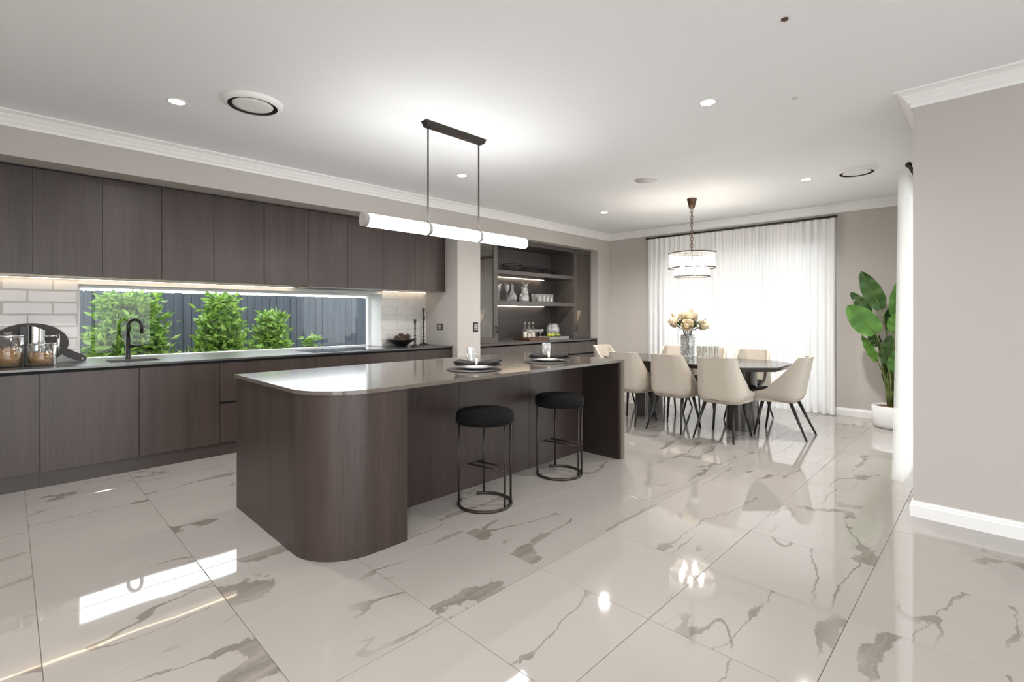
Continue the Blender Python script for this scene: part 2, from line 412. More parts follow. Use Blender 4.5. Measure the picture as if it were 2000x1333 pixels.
def tag(o, label, cat, group=None):
    o['label'] = label; o['category'] = cat
    if group: o['group'] = group
    return o
def thing(name, label, cat, loc, rz=0.0, group=None):
    o = bpy.data.objects.new(name, None); COL.objects.link(o)
    o.empty_display_size = 0.1
    o.location = loc; o.rotation_euler = (0, 0, rz)
    return tag(o, label, cat, group)
def struct(o): o['kind'] = 'structure'; return o
def sbox(name, mat, *b): return struct(MB().box(*b).build(name, mat))
def dup(root, loc, rz=None, label=None):
    r = root.copy(); COL.objects.link(r); r.location = loc
    if rz is not None: r.rotation_euler = (0, 0, rz)
    if label: r['label'] = label
    for ch in list(root.children):
        c = ch.copy(); COL.objects.link(c); c.parent = r
        for g in list(ch.children):
            d = g.copy(); COL.objects.link(d); d.parent = c
    return r
def shade_auto(o, ang=35):
    bm = bmesh.new(); bm.from_mesh(o.data)
    for e in bm.edges:
        e.smooth = not (len(e.link_faces) == 2 and e.calc_face_angle(0) > math.radians(ang))
    for f in bm.faces: f.smooth = True
    bm.to_mesh(o.data); bm.free(); return o

# ================================================================== STRUCTURE
CZ = 2.70; YF = 4.94; YB = 5.62; XE = 7.5; XR = 4.05; YR = 0.388; BH = 0.885
BX0, BY0 = -2.6, -3.6
# floor with individual tiles
floor = struct(MB().box(BX0, XE, BY0, YB, -0.06, -0.004).build('floor', M_GROUT))
def tile_mesh(x0, x1, y0, y1):
    m = MB(); b = 0.0012
    vs = [(x0,y0,-.004),(x1,y0,-.004),(x1,y1,-.004),(x0,y1,-.004),(x0,y0,-b),(x1,y0,-b),(x1,y1,-b),(x0,y1,-b),
          (x0+b,y0+b,0),(x1-b,y0+b,0),(x1-b,y1-b,0),(x0+b,y1-b,0)]
    m.add(vs, [(0,1,5,4),(1,2,6,5),(2,3,7,6),(3,0,4,7),(4,5,9,8),(5,6,10,9),(6,7,11,10),(7,4,8,11),(8,9,10,11)])
    return m
full_tile = None
g = 0.0010
fl = Vector(floor.location)
for i in range(-5, 13):
    for j in range(-7, 8):
        x0, x1 = 0.09 + .6 * i, 0.69 + .6 * i
        y0, y1 = 0.45 + .6 * j, 1.05 + .6 * j
        cx0, cx1, cy0, cy1 = max(x0, BX0), min(x1, XE), max(y0, BY0), min(y1, 5.1)
        if x0 >= XR and y1 <= YR + .01: continue
        if x0 >= XR and cy0 < YR: cy0 = YR
        if x0 < XR < x1 and y1 <= YR: cx1 = min(cx1, XR)
        if cx1 - cx0 < .03 or cy1 - cy0 < .03: continue
        mx, my = (x0 + x1) / 2, (y0 + y1) / 2
        whole = (cx0, cx1, cy0, cy1) == (x0, x1, y0, y1)
        if whole and full_tile is not None:
            o = bpy.data.objects.new('floor_tile', full_tile.data); COL.objects.link(o); o.parent = floor
        else:
            m = tile_mesh(cx0 - mx + g, cx1 - mx - g, cy0 - my + g, cy1 - my - g)
            o = m.build('floor_tile', M_MARBLE, floor, local=True)
            if whole: full_tile = o
        o.location = Vector((mx, my, 0)) - fl

ceiling = sbox('ceiling', M_CEIL, BX0, XE, BY0, YB + .1, CZ, CZ + .12)
# kitchen side: bulkhead + column + far pier in one wall, recess backs separately
m = MB()
m.box(BX0, 4.04, YF, YB, 2.40, CZ); m.box(4.04, 4.43, YF, YB, 0, CZ); m.box(4.43, 7.16, YF, YB, 2.40, CZ); m.box(7.16, XE, YF, YB, 0, CZ)
struct(m.build('wall_kitchen', M_WALL))
WX0, WX1, WZ1 = 0.43, 3.35, 1.548
YG = 5.93
m = MB()
m.box(BX0, WX0, YB, 6.0, 0, CZ); m.box(WX1, XE + .12, YB, 6.0, 0, CZ); m.box(WX0, WX1, YB, 6.0, WZ1, CZ); m.box(WX0, WX1, YB, 6.0, 0, BH - .02)
struct(m.build('wall_back', M_REVEAL))
# dining end wall with window opening
EY0, EY1, EZ0, EZ1 = 1.60, 3.86, 0.08, 2.29
m = MB()
m.box(XE, XE + .12, .26, EY0, 0, CZ); m.box(XE, XE + .12, EY1, YB, 0, CZ); m.box(XE, XE + .12, EY0, EY1, EZ1, CZ); m.box(XE, XE + .12, EY0, EY1, 0, EZ0)
struct(m.build('wall_end', M_WALL))
sbox('wall_right', M_WALL, XR, XR + .12, BY0, YR, 0, CZ)
m = MB()
m.box(XR + .12, 4.75, .268, YR, 0, CZ); m.box(6.75, XE, .268, YR, 0, CZ); m.box(4.75, 6.75, .268, YR, 2.34, CZ)
struct(m.build('wall_side', M_WALL))
# unseen walls behind the camera; openings added and sized to let daylight in
m = MB()
m.box(BX0 - .12, -2.0, BY0 - .12, BY0, 0, CZ); m.box(2.6, XR + .12, BY0 - .12, BY0, 0, CZ); m.box(-2.0, 2.6, BY0 - .12, BY0, 2.4, CZ)
struct(m.build('wall_rear', M_WALL))
m = MB()
m.box(BX0 - .12, BX0, BY0, -2.9, 0, CZ); m.box(BX0 - .12, BX0, -.3, 6.0, 0, CZ); m.box(BX0 - .12, BX0, -2.9, -.3, 2.4, CZ)
struct(m.build('wall_left', M_WALL))

# cornices (stepped profile) and skirtings, mitred runs
PROF = [(0, -.10), (.012, -.10), (.012, -.082), (.030, -.064), (.030, -.056), (.052, -.034), (.052, -.027), (.078, -.012), (.090, -.012), (.090, 0), (0, 0)]
def cornice(name, pts, prof=PROF, z=CZ, mat=None):
    """pts: list of (x, y, nx, ny) corner points with the offset direction of the mitre"""
    m = MB(); n = len(prof); vs = []
    for (x, y, nx, ny) in pts:
        for d, h in prof: vs.append((x + nx * d, y + ny * d, z + h))
    fs = []
    for i in range(len(pts) - 1):
        for k in range(n): fs.append((i*n+k, i*n+(k+1) % n, (i+1)*n+(k+1) % n, (i+1)*n+k))
    fs.append(tuple(range(n))); fs.append(tuple((len(pts)-1)*n + k for k in range(n)))
    m.add(vs, fs)
    return struct(m.build(name, mat or M_TRIM))
cornice('trim_1', [(BX0, YF, 0, -1), (XE, YF, -1, -1), (XE, YR, -1, 1), (XR, YR, -1, 1), (XR, BY0, -1, 0)])
SK = [(0, 0), (.016, 0), (.016, .070), (.011, .078), (.011, .086), (.006, .094), (.006, .1), (0, .1)]
cornice('baseboard_end', [(XE, YF, -1, 0), (XE, YR, -1, 1), (6.76, YR, 0, 1)], SK, 0)
cornice('baseboard_right', [(4.74, YR, 0, 1), (XR, YR, -1, 1), (XR, BY0, -1, 0)], SK, 0)
cornice('baseboard_kitchen', [(7.17, YF, 0, -1), (XE - .017, YF, 0, -1)], SK, 0)

# kitchen window
w1 = struct(MB().box(WX0 + .0, WX0 + .03, YG - .03, YG + .03, BH, WZ1).box(WX1 - .03, WX1, YG - .03, YG + .03, BH, WZ1)
            .box(WX0 + .03, WX1 - .03, YG - .03, YG + .03, WZ1 - .018, WZ1).box(WX0 + .03, WX1 - .03, YG - .03, YG + .03, BH - .019, BH + .008).build('window_1', M_TRIM))
MB().box(WX0 + .03, WX1 - .03, YG - .003, YG + .003, BH + .008, WZ1 - .018).build('window_pane', M_PANE, w1)
# dining window
m = MB(); xf = XE + .05
fr = lambda a0, a1, c0, c1: m.box(xf, xf + .06, a0, a1, c0, c1)
fr(EY0, EY0 + .05, EZ0, EZ1); fr(EY1 - .05, EY1, EZ0, EZ1); fr(EY0 + .05, EY1 - .05, EZ0, EZ0 + .05); fr(EY0 + .05, EY1 - .05, EZ1 - .05, EZ1)
fr(3.02, 3.08, EZ0 + .05, EZ1 - .05); fr(EY0 + .05, 3.02, .93, .98); fr(3.08, EY1 - .05, .93, .98)
w2 = struct(m.build('window_2', M_TRIM))
for a0, a1, c0, c1 in [(EY0+.05, 3.02, .13, .93), (EY0+.05, 3.02, .98, EZ1-.05), (3.08, EY1-.05, .13, .93), (3.08, EY1-.05, .98, EZ1-.05)]:
    MB().box(xf + .027, xf + .033, a0, a1, c0, c1).build('window_pane', M_PANE, w2)
m = MB()
m.box(4.75, 4.8, .30, .36, 0, 2.34).box(6.7, 6.75, .30, .36, 0, 2.34).box(4.8, 6.7, .30, .36, 0, .05).box(4.8, 6.7, .30, .36, 2.29, 2.34)
w3 = struct(m.build('window_3', M_TRIM)); MB().box(4.8, 6.7, .327, .333, .05, 2.29).build('window_pane', M_PANE, w3)
# added door frames, out of view, in the daylight openings behind the camera
m = MB()
for k in range(5):
    x = -2.0 + 4.6 * k / 4; m.box(max(x - .03, -2.0), min(x + .03, 2.6), BY0 - .08, BY0 - .02, 0, 2.4)
m.box(-2.0, 2.6, BY0 - .08, BY0 - .02, 2.34, 2.4)
struct(m.build('unseen_door_1', M_BLACK))
m = MB()
for k in range(3):
    y = -2.9 + 2.6 * k / 2; m.box(BX0 - .08, BX0 - .02, max(y - .03, -2.9), min(y + .03, -.3), 0, 2.4)
m.box(BX0 - .08, BX0 - .02, -2.9, -.3, 2.34, 2.4)
struct(m.build('unseen_door_2', M_BLACK))

# splashback tiles
sp = struct(MB().box(BX0, WX0, YB - .004, YB - .0005, BH, 1.60).box(WX1, 4.04, YB - .004, YB - .0005, BH, 1.60).build('wall_splashback', M_TGROUT))
spl = Vector(sp.location)
TH = 0.1; tcache = {}
def subway(x0, x1, z0, z1):
    key = (round(x1 - x0, 3), round(z1 - z0, 3)); w, h = key
    if key not in tcache:
        b = min(.009, w / 3); t = .0048; gp = .0012
        gp = .0009
        vs = [(gp,0,gp),(w-gp,0,gp),(w-gp,0,h-gp),(gp,0,h-gp),(gp,-.003,gp),(w-gp,-.003,gp),(w-gp,-.003,h-gp),(gp,-.003,h-gp),
              (b,-t,b),(w-b,-t,b),(w-b,-t,h-b),(b,-t,h-b)]
        o = MB().add(vs, [(0,1,5,4),(1,2,6,5),(2,3,7,6),(3,0,4,7),(4,5,9,8),(5,6,10,9),(6,7,11,10),(7,4,8,11),(8,9,10,11)]).build('splashback_tile', M_TILE, sp, local=True)
        tcache[key] = o.data
    else:
        o = bpy.data.objects.new('splashback_tile', tcache[key]); COL.objects.link(o); o.parent = sp
    o.location = Vector((x0, YB - .004, z0)) - spl
for r in range(7):
    z0 = BH + .1 * r; z1 = min(z0 + .1, 1.60)
    for (a, b) in ((-.77, WX0), (WX1, 4.04)):
        x = a - (.15 if r % 2 else 0) if a < 0 else a - (.15 if r % 2 else 0)
        x = math.floor((a - .01) / .3) * .3 + (.12 if r % 2 else -.03)
        while x < b:
            p, q = max(x, a), min(x + .3, b)
            if q - p > .02: subway(p, q, z0, z1)
            x += .3

# ================================================================== OUTSIDE
struct(MB().box(-9, 14, 6.0, 14, -.2, -.12).build('garden_ground', M_GROUND))
struct(MB().box(-14, 7.4, -14, BY0 - .12, -.12, -.03).box(-14, BX0 - .12, BY0 - .12, 6.0, -.12, -.03).build('terrace_ground', M_PAVE))  # unseen terrace, coloured pale to bounce daylight up to the ceiling
struct(MB().box(7.62, 14, -4, 6.0, -.2, -.1).build('side_ground', M_SIDE))
fence = thing('paling_fence', 'weathered blue-grey timber paling fence beyond the kitchen window', 'fence', (2.8, 8.0, -.12))
fz = .12
bd = None
for k in range(105):
    x = -2.6 + .1035 * k
    dy = random.uniform(0, .010)
    if bd is None:
        bd = MB().box(-.0497, .0497, 0, .018, 0, 1.705, .003).build('fence_board', M_FENCE, fence, local=True); o = bd
    else:
        o = bpy.data.objects.new('fence_board', bd.data); COL.objects.link(o); o.parent = fence
    o.location = (x - 2.8, dy, random.uniform(-.004, .004))
MB().box(-5.45, 5.45, .0285, .0305, .02, 1.69).build('dark_seam_sheet', M_BLACKGAP, fence, local=True)  # black sheet added behind the boards so their seams read as dark gaps
for z in (.35, 1.0, 1.55):
    MB().box(-5.5, 5.5, .031, .075, z, z + .07).build('fence_rail', M_FENCE, fence, local=True)

def shrub(label, x, y, w, d, h, n, seed, zlo=0.0):
    rnd = random.Random(seed)
    t = thing('leafy_shrub', label, 'shrub', (x, y, -.12), 0, 'garden shrubs outside the kitchen window')
    st = MB()
    tips = []
    for i in range(26):
        a = rnd.uniform(0, 2 * PI); rr = rnd.random()**.6
        tip = Vector((math.cos(a) * rr * w * .85, math.sin(a) * rr * d * .85, h * rnd.uniform(.45, 1.0) * (1 - .25 * rr * rr)))
        st.tube([(tip.x * .12, tip.y * .12, 0), (tip.x * .5, tip.y * .5, tip.z * .5), tip], [.012, .008, .003], 5)
        tips.append(tip)
    st.build('stem', M_STEMB, t, local=True)
    vs = []; fs = []
    for i in range(n):
        tp = rnd.choice(tips); f = rnd.uniform(.25, 1.0) ** .7
        if rnd.random() < .6:
            c = Vector((tp.x * (0.3 + .7 * f), tp.y * (.3 + .7 * f), tp.z * f)) + Vector((rnd.gauss(0, .06), rnd.gauss(0, .06), rnd.gauss(0, .05)))
        else:
            zz = rnd.random() ** .8; ra = math.sqrt(rnd.random()) * (1 - .45 * zz ** 2.5); an = rnd.uniform(0, 2 * PI)
            c = Vector((ra * w * .95 * math.cos(an) + rnd.gauss(0, .03), ra * d * math.sin(an), zz * h * .95))
        if c.z > h: c.z = h - rnd.random() * .1
        if c.z < .02: c.z = .02
        dr = Vector((rnd.gauss(0, 1), rnd.gauss(0, 1), rnd.uniform(-.2, 1.1))).normalized()
        sd = dr.cross(Vector((rnd.gauss(0, 1), rnd.gauss(0, 1), rnd.gauss(0, 1)))).normalized()
        nm = sd.cross(dr)
        ln = rnd.uniform(.07, .135); wd = ln * .21
        k = len(vs)
        vs += [c, c + dr * ln * .45 + sd * wd + nm * .006, c + dr * ln - nm * .006, c + dr * ln * .45 - sd * wd + nm * .006]
        fs.append((k, k + 1, k + 2)); fs.append((k, k + 2, k + 3))
    mb = MB(); mb.v = vs; mb.f = fs; mb.smooth = [False] * len(fs)
    o = mb.build('foliage', M_SHRUB, t, local=True); o['kind'] = 'stuff'
    return t
shrub('broad bright green shrub behind the black tap', .98, 7.10, .47, .28, 1.71, 5600, 1)
shrub('tall bright green shrub at the middle of the kitchen window', 1.90, 7.05, .29, .24, 1.72, 3600, 2)
shrub('narrower green shrub right of the middle one, before the fence', 2.68, 7.50, .27, .2, 1.52, 2600, 3)
shrub('small low green shrub at the foot of the fence, rightmost', 3.22, 7.45, .13, .13, 1.10, 900, 4)
shrub('low green plant in the gap between the two biggest shrubs', 1.44, 6.62, .10, .12, 1.0, 420, 5)
shrub('green shrub at the far left edge of the kitchen window', .22, 7.45, .26, .26, 1.35, 2600, 6)

# ================================================================== KITCHEN RUN
DY = 5.05   # door face
def cabinet_base(label, x0, x1, fronts):
    t = thing('base_cabinet', label, 'cabinet', ((x0 + x1) / 2, (DY + YB) / 2, 0), 0, 'base cabinets under the window bench')
    c = MB(); a, b = x0 + .0005, x1 - .0005
    c.box(a, a + .018, DY + .02, YB - .012, .112, .845).box(b - .018, b, DY + .02, YB - .012, .112, .845).box(a + .018, b - .018, YB - .03, YB - .012, .112, .845)
    c.box(a + .018, b - .018, DY + .02, YB - .03, .112, .13).box(a + .018, b - .018, DY + .02, DY + .03, .13, .845).build('carcass', M_BLACKGAP, t)
    MB().box(x0 + .0005, x1 - .0005, DY + .016, DY + .024, 0, .112).build('plinth', M_KICK, t)
    MB().box(x0 + .0005, x1 - .0005, DY + .02, DY + .05, .845, BH - .017).build('finger_rail', M_BLACKGAP, t)
    for (n, a, b, c, d) in fronts:
        MB().box(a + .0018, b - .0018, DY, DY + .019, c, d, .0008).build(n, M_WOOD, t)
Z0, Z1 = .114, .845
cabinet_base('dark oak base cabinet at the left edge under the glass jars', -1.01, .172, [('door', -1.01, -.42, Z0, Z1), ('door', -.42, .172, Z0, Z1)])
cabinet_base('dark oak two-door base cabinet below the sink and tap', .172, 1.356, [('door', .172, .764, Z0, Z1), ('door', .764, 1.356, Z0, Z1)])
cabinet_base('dark oak drawer unit just left of the cooktop, partly behind the island', 1.356, 2.243, [('drawer_front', 1.356, 2.243, Z0, .468), ('drawer_front', 1.356, 2.243, .49, Z1)])
cabinet_base('wide dark oak drawer unit below the cooktop', 2.243, 4.02, [('drawer_front', 2.243, 4.02, Z0, .468), ('drawer_front', 2.243, 4.02, .49, Z1)])
tag(MB().box(4.0205, 4.039, DY - .005, YB - .012, 0, BH - .0165).build('cabinet_end_panel', M_WOOD), 'narrow dark oak end panel where the bench meets the column', 'panel')

# bench with a real sink cut-out
SX0, SX1, SY0, SY1 = .60, .955, 5.25, 5.56
def slab_hole(name, mat, x0, x1, y0, y1, hx0, hx1, hy0, hy1, z0, z1):
    m = MB()
    m.box(x0, hx0, y0, y1, z0, z1).box(hx1, x1, y0, y1, z0, z1).box(hx0, hx1, y0, hy0, z0, z1).box(hx0, hx1, hy1, y1, z0, z1)
    return m
bench = slab_hole('b', M_STONE2, -1.01, 4.038, 5.03, YB - .006, SX0, SX1, SY0, SY1, BH - .016, BH)
bench.box(WX0 + .001, WX1 - .001, YB - .006, YG - .031, BH - .016, BH)
tag(bench.build('kitchen_bench_top', M_STONE2), 'long dark polished stone bench top running under the kitchen window', 'bench top')
snk = thing('undermount_sink', 'dark rectangular undermount sink beside the black tap', 'sink', ((SX0+SX1)/2, (SY0+SY1)/2, BH - .2))
m = MB(); q = .012
m.box(SX0 - q, SX0, SY0 - q, SY1 + q, BH - .20, BH - .017).box(SX1, SX1 + q, SY0 - q, SY1 + q, BH - .20, BH - .017).box(SX0, SX1, SY0 - q, SY0, BH - .20, BH - .017).box(SX0, SX1, SY1, SY1 + q, BH - .20, BH - .017).box(SX0, SX1, SY0, SY1, BH - .20, BH - .19)
m.build('basin', M_STEEL, snk)
MB().lathe([(.0, 0), (.035, 0), (.035, .004), (0, .004)], (.78, 5.4, BH - .19), 20).build('drain', M_BLACK, snk)

tap = thing('pull_down_tap', 'tall matt black gooseneck tap behind the sink', 'tap', (.775, 5.66, BH))
MB().lathe([(.026, 0), (.026, .006), (.0215, .01), (.0215, .20), (.0, .20)], (0, 0, 0), 20).build('body', M_BLACK, tap, local=True)
a = math.radians(-28)
dx, dy = math.cos(a), math.sin(a)
pts = [(0, 0, .2), (0, 0, .295)]
R = .052
for k in range(1, 13):
    q = PI - PI * k / 12; pts.append((dx * (R + R * math.cos(q)), dy * (R + R * math.cos(q)), .295 + R * math.sin(q) * 1.15))
pts.append((dx * 2 * R, dy * 2 * R, .235))
MB().tube(pts, .0135, 12).build('spout', M_BLACK, tap, local=True)
MB().tube([(dx*2*R, dy*2*R, .236), (dx*2*R, dy*2*R, .226)], .016, 12).build('spray_head', M_BLACK, tap, local=True)
h = MB().tube([(0, 0, .115), (dx * .107, dy * .107, .115)], .013, 12).build('side_arm', M_BLACK, tap, local=True)
MB().tube([(dx * .092, dy * .092, .124), (dx * .092, dy * .092, .195)], .0035, 8).build('lever', M_BLACK, tap, local=True)

ct = thing('induction_cooktop', 'flat black glass induction cooktop set in the bench', 'cooktop', (2.71, 5.36, BH))
MB().box(2.25, 3.17, 5.12, 5.59, BH + .0005, BH + .005, .001).build('glass_plate', plain('black_cooktop_glass', (.02, .02, .021), .05, spec=.8, var=.05), ct)

# ---- upper cabinets
UY = 5.165; UZ0 = 1.588; UZ1 = 2.383
def upper(label, xs):
    x0, x1 = xs[0], xs[-1]
    t = thing('wall_cabinet', label, 'cabinet', ((x0 + x1) / 2, (UY + YB) / 2, UZ0), 0, 'upper cabinets above the window')
    MB().box(x0 + .0005, x1 - .0005, UY + .021, YB - .012, UZ0 + .006, UZ1).build('carcass', M_GREYMETAL, t)
    MB().box(x0 + .0005, x1 - .0005, UY + .03, YB - .012, UZ1, 2.399).build('top_filler', M_BLACKGAP, t)
    for a, b in zip(xs[:-1], xs[1:]):
        MB().box(a + .0018, b - .0018, UY, UY + .02, UZ0, UZ1, .0008).build('door', M_WOOD, t)
upper('dark oak upper cabinet at the left edge above the tiled wall', [-.67, -.265, .136])
upper('dark oak two-door upper cabinet second from the left', [.136, .541, .939])
upper('dark oak two-door upper cabinet third from the left', [.939, 1.339, 1.777])
upper('dark oak two-door upper cabinet left of the range hood', [1.777, 2.214, 2.655])
upper('dark oak two-door upper cabinet behind the pendant light', [2.655, 3.098, 3.55])
upper('single-door dark oak upper cabinet ending at the column', [3.55, 4.02])
hd = thing('range_hood', 'slim grey range hood panel under the upper cabinets', 'range hood', (2.76, 5.40, UZ0 - .01))
MB().box(2.26, 3.26, 5.22, 5.56, UZ0 - .012, UZ0 + .005, .002).build('panel', M_GREYMETAL, hd)
MB().box(2.36, 3.16, 5.27, 5.50, UZ0 - .015, UZ0 - .0125).build('filter', M_STEEL, hd)
def led(label, x0, x1):
    t = thing('led_strip', label, 'light', ((x0 + x1) / 2, YB - .045, UZ0 - .006), 0, 'warm strip lights under the upper cabinets')
    MB().box(x0, x1, YB - .055, YB - .030, UZ0 - .002, UZ0 + .0055).build('channel', M_GREYMETAL, t)
    MB().box(x0, x1, YB - .046, YB - .040, UZ0 - .005, UZ0 - .0025).build('diffuser', E_LED, t)
led('warm strip light under the cabinets left of the range hood', -.66, 2.22)
led('short warm strip light under the cabinets beside the column', 3.30, 4.0)

# ---- things on the kitchen bench
bd_ = thing('serving_board', 'dark oval serving board with handle leaning on the tiles', 'board', (.135, 5.56, BH + .001))
mb = MB(); n = 40
poly = []
for k in range(n):
    a = 2 * PI * k / n; poly.append((.23 * math.cos(a), .165 + .165 * math.sin(a)))
mb.prism(poly, -.008, .008)
st = len(mb.v)
hp = [(.17, .085), (.215, .12), (.27, .085), (.32, .058), (.345, .03), (.335, .004), (.30, .0), (.265, .02), (.215, .045)]
mb.prism(hp, -.0078, .0078)
mb.xf(Matrix.Rotation(math.radians(84), 4, 'X'))
mb.build('board', M_RUBBER, bd_, local=True)
mb = MB(); mb.tube([(.318 + .007*math.cos(2*PI*k/12), .026 + .007*math.sin(2*PI*k/12), .009) for k in range(12)], .0018, 6, closed=True)
mb.xf(Matrix.Rotation(math.radians(84), 4, 'X')); mb.build('ring', M_CHROME, bd_, local=True)
tag(MB().box(.070, .118, 5.44, 5.47, BH, BH + .31, .003).xf(Matrix.Identity(4)).build('cutting_board', M_BLACK), 'tall narrow black board standing between the two jars', 'board')
cp = thing('coffee_press', 'polished chrome press with a side handle behind the small jar', 'coffee press', (.165, 5.50, BH))
mb = MB(); seg = 28; vs = []
for k in range(seg):
    a = 2*PI*k/seg; vs.append((.055*math.cos(a), .045*math.sin(a), 0))
for k in range(seg):
    a = 2*PI*k/seg; vs.append((.055*math.cos(a), .045*math.sin(a), .29 - .025*math.cos(a - .3)))
mb.add(vs, [(i, (i+1) % seg, seg+(i+1) % seg, seg+i) for i in range(seg)] + [tuple(range(seg-1, -1, -1)), tuple(range(seg, 2*seg))], True)
shade_auto(mb.build('body', M_CHROME, cp, local=True))
MB().tube([(.045, -.01, .225), (.128, -.03, .225)], .006, 8).tube([(.128, -.03, .24), (.128, -.03, .06)], .010, 10).tube([(.128, -.03, .07), (.045, -.01, .07)], .006, 8).build('handle', M_CHROME, cp, local=True)
def jar(label, x, y, r, h, fill, seed):
    t = thing('glass_jar', label, 'jar', (x, y, BH), 0, 'glass jars of pasta')
    MB().lathe([(r*.94, 0), (r, .008), (r, h*.86), (r*.93, h*.88), (r*.93, h*.9), (r*.90, h*.9), (r*.90, h*.86), (r*.95, h*.85), (r*.95, .012), (0, .012)], (0, 0, 0), 28).build('glass_body', M_GLASS, t, local=True)
    ld = MB().lathe([(0, h*.905), (r*1.0, h*.905), (r*1.0, h*.945), (r*.4, h*.965), (0, h*.965)], (0, 0, 0), 28).build('lid', M_CHROME, t, local=True)
    MB().lathe([(r*.18, h*.965), (r*.16, h*.985), (r*.26, h*1.0), (r*.26, h*1.03), (0, h*1.035)], (0, 0, 0), 20).build('knob', M_CRYSTAL, ld, local=True)
    rnd = random.Random(seed); mb = MB()
    for i in range(190):
        a = rnd.uniform(0, 2*PI); rr = r*.86*math.sqrt(rnd.random())
        z = .02 + rnd.random()*(h*fill - .02) * (1 - .25*(rr/r)**2)
        c = Vector((rr*math.cos(a), rr*math.sin(a), z)); d = Vector((rnd.gauss(0, 1), rnd.gauss(0, 1), rnd.gauss(0, .5))).normalized()*.013
        e = d.cross(Vector((0, 0, 1))).normalized()*.004 if abs(d.z) < .012 else Vector((.004, 0, 0))
        for P in (c-d, c+d):
            if math.hypot(P.x, P.y) > r*.93: break
        else:
            mb.tube([c-d, c+e, c+d], .006, 5)
    mb.lathe([(0, .0125), (r*.85, .0125), (r*.85, h*fill*.72), (0, h*fill*.8)], (0, 0, 0), 16)
    o = mb.build('pasta', M_PASTA, t, local=True); o['kind'] = 'stuff'
jar('larger glass jar of pasta at the left edge of the bench', .005, 5.36, .088, .255, .60, 1)
jar('shorter glass jar of pasta in front of the chrome press', .192, 5.36, .088, .185, .58, 2)

bw = thing('fruit_bowl', 'wide shallow black bowl holding pine cones', 'bowl', (3.515, 5.42, BH))
MB().lathe([(.07, 0), (.075, .012), (.12, .05), (.19, .085), (.193, .089), (.186, .091), (.115, .06), (.06, .022), (0, .02)], (0, 0, 0), 36).build('bowl_body', M_BLACK, bw, local=True)
def pinecone(label, x, y, z, r, tilt):
    t = thing('pine_cone', label, 'pine cone', (x, y, z), 0, 'pine cones in the black bowl')
    core = MB().ball((0, 0, r*.9), r*.62, 10, 8, (1, 1, 1.25)).build('core', M_CONE, t, local=True)
    mb = MB()
    for j in range(9):
        zz = r*.2 + j*r*.19; rr = r*1.0*math.sin(PI*(j+1.4)/11.5)
        for k in range(8):
            a = 2*PI*(k + .5*(j % 2))/8
            c = Vector((math.cos(a), math.sin(a), 0)); s_ = Vector((-math.sin(a), math.cos(a), 0))
            b0 = c*rr*.45 + Vector((0, 0, zz)); tip = c*rr + Vector((0, 0, zz + r*.28))
            w_ = s_*r*.26; u = Vector((0, 0, r*.08))
            mb.add([b0-w_*.5, b0+w_*.5, tip+w_*.9, tip-w_*.9, b0-w_*.5+u, b0+w_*.5+u, tip+w_*.7+u, tip-w_*.7+u], [(0,3,2,1),(4,5,6,7),(0,1,5,4),(1,2,6,5),(2,3,7,6),(3,0,4,7)])
    o = mb.build('scales', M_CONE, t, local=True); o['kind'] = 'stuff'
    for c in t.children: c.rotation_euler = (tilt, tilt*.6, 0)
pinecone('brown pine cone at the left of the black bowl', 3.415, 5.40, BH + .055, .045, .5)
pinecone('tallest brown pine cone in the middle of the black bowl', 3.52, 5.42, BH + .06, .05, -.1)
pinecone('brown pine cone at the right of the black bowl', 3.63, 5.42, BH + .06, .046, -.35)
pinecone('small brown pine cone at the back of the black bowl', 3.50, 5.52, BH + .065, .034, .2)
def candle(label, x, y, prof):
    t = thing('candlestick', label, 'candlestick', (x, y, BH), 0, 'turned candlesticks by the column')
    MB().lathe(prof, (0, 0, 0), 24).build('stick', M_BRONZE, t, local=True)
def bead(z, r=.016, w=.010, s=.0085): return [(s, z - w), (r, z), (s, z + w)]
foot = [(.062, 0), (.062, .010), (.035, .018), (.014, .034)]
candle('shorter dark turned candlestick beside the bowl', 3.565, 5.19, foot + bead(.065, .02) + bead(.105, .017) + bead(.14, .016) + bead(.235, .017) + [(.009, .27), (.011, .28), (.017, .33), (.019, .345), (.012, .345), (0, .33)])
candle('taller dark turned candlestick next to the column', 3.90, 5.48, foot + bead(.065, .022) + bead(.11, .019) + bead(.145, .018) + bead(.235, .018) + [(.009, .33), (.018, .335), (.016, .355), (.017, .38), (.012, .395), (.009, .41), (.012, .43), (.017, .47), (.019, .49), (.012, .49), (0, .475)])

def plate_switch(name, label, x0, x1, y0, y1, z0, z1, ax):
    t = thing(name, label, 'socket', ((x0+x1)/2, (y0+y1)/2, z0))
    MB().box(x0, x1, y0, y1, z0, z1, .0015).build('cover_plate', M_BLACK, t)
    zc = (z0+z1)/2
    if ax == 'y':
        xc = (x0+x1)/2
        ins = MB().box(xc-.026, xc+.026, y0-.0025, y0-.0002, zc-.04, zc+.04).build('insert', M_OUTLET, t)
        for sx in (-.011, .011):
            for sz in (-.017, .017): MB().box(xc+sx-.006, xc+sx+.006, y0-.005, y0-.0027, zc+sz-.008, zc+sz+.008).build('switch_key', M_BLACK, ins)
    else:
        yc = (y0+y1)/2
        ins = MB().box(x0-.0025, x0-.0002, yc-.04, yc+.04, zc-.028, zc+.028).build('insert', M_OUTLET, t)
        for sx in (-.019, .019):
            for sz in (-.012, .012): MB().box(x0-.005, x0-.0027, yc+sx-.009, yc+sx+.009, zc+sz-.006, zc+sz+.006).build('switch_key', M_BLACK, ins)
plate_switch('wall_socket', 'black and silver socket on the return wall above the bench', 4.031, 4.039, 5.245, 5.365, 1.083, 1.168, 'x')
plate_switch('light_switch', 'upright black switch plate on the front of the column', 4.305, 4.385, YF - .009, YF - .001, 1.062, 1.186, 'y')

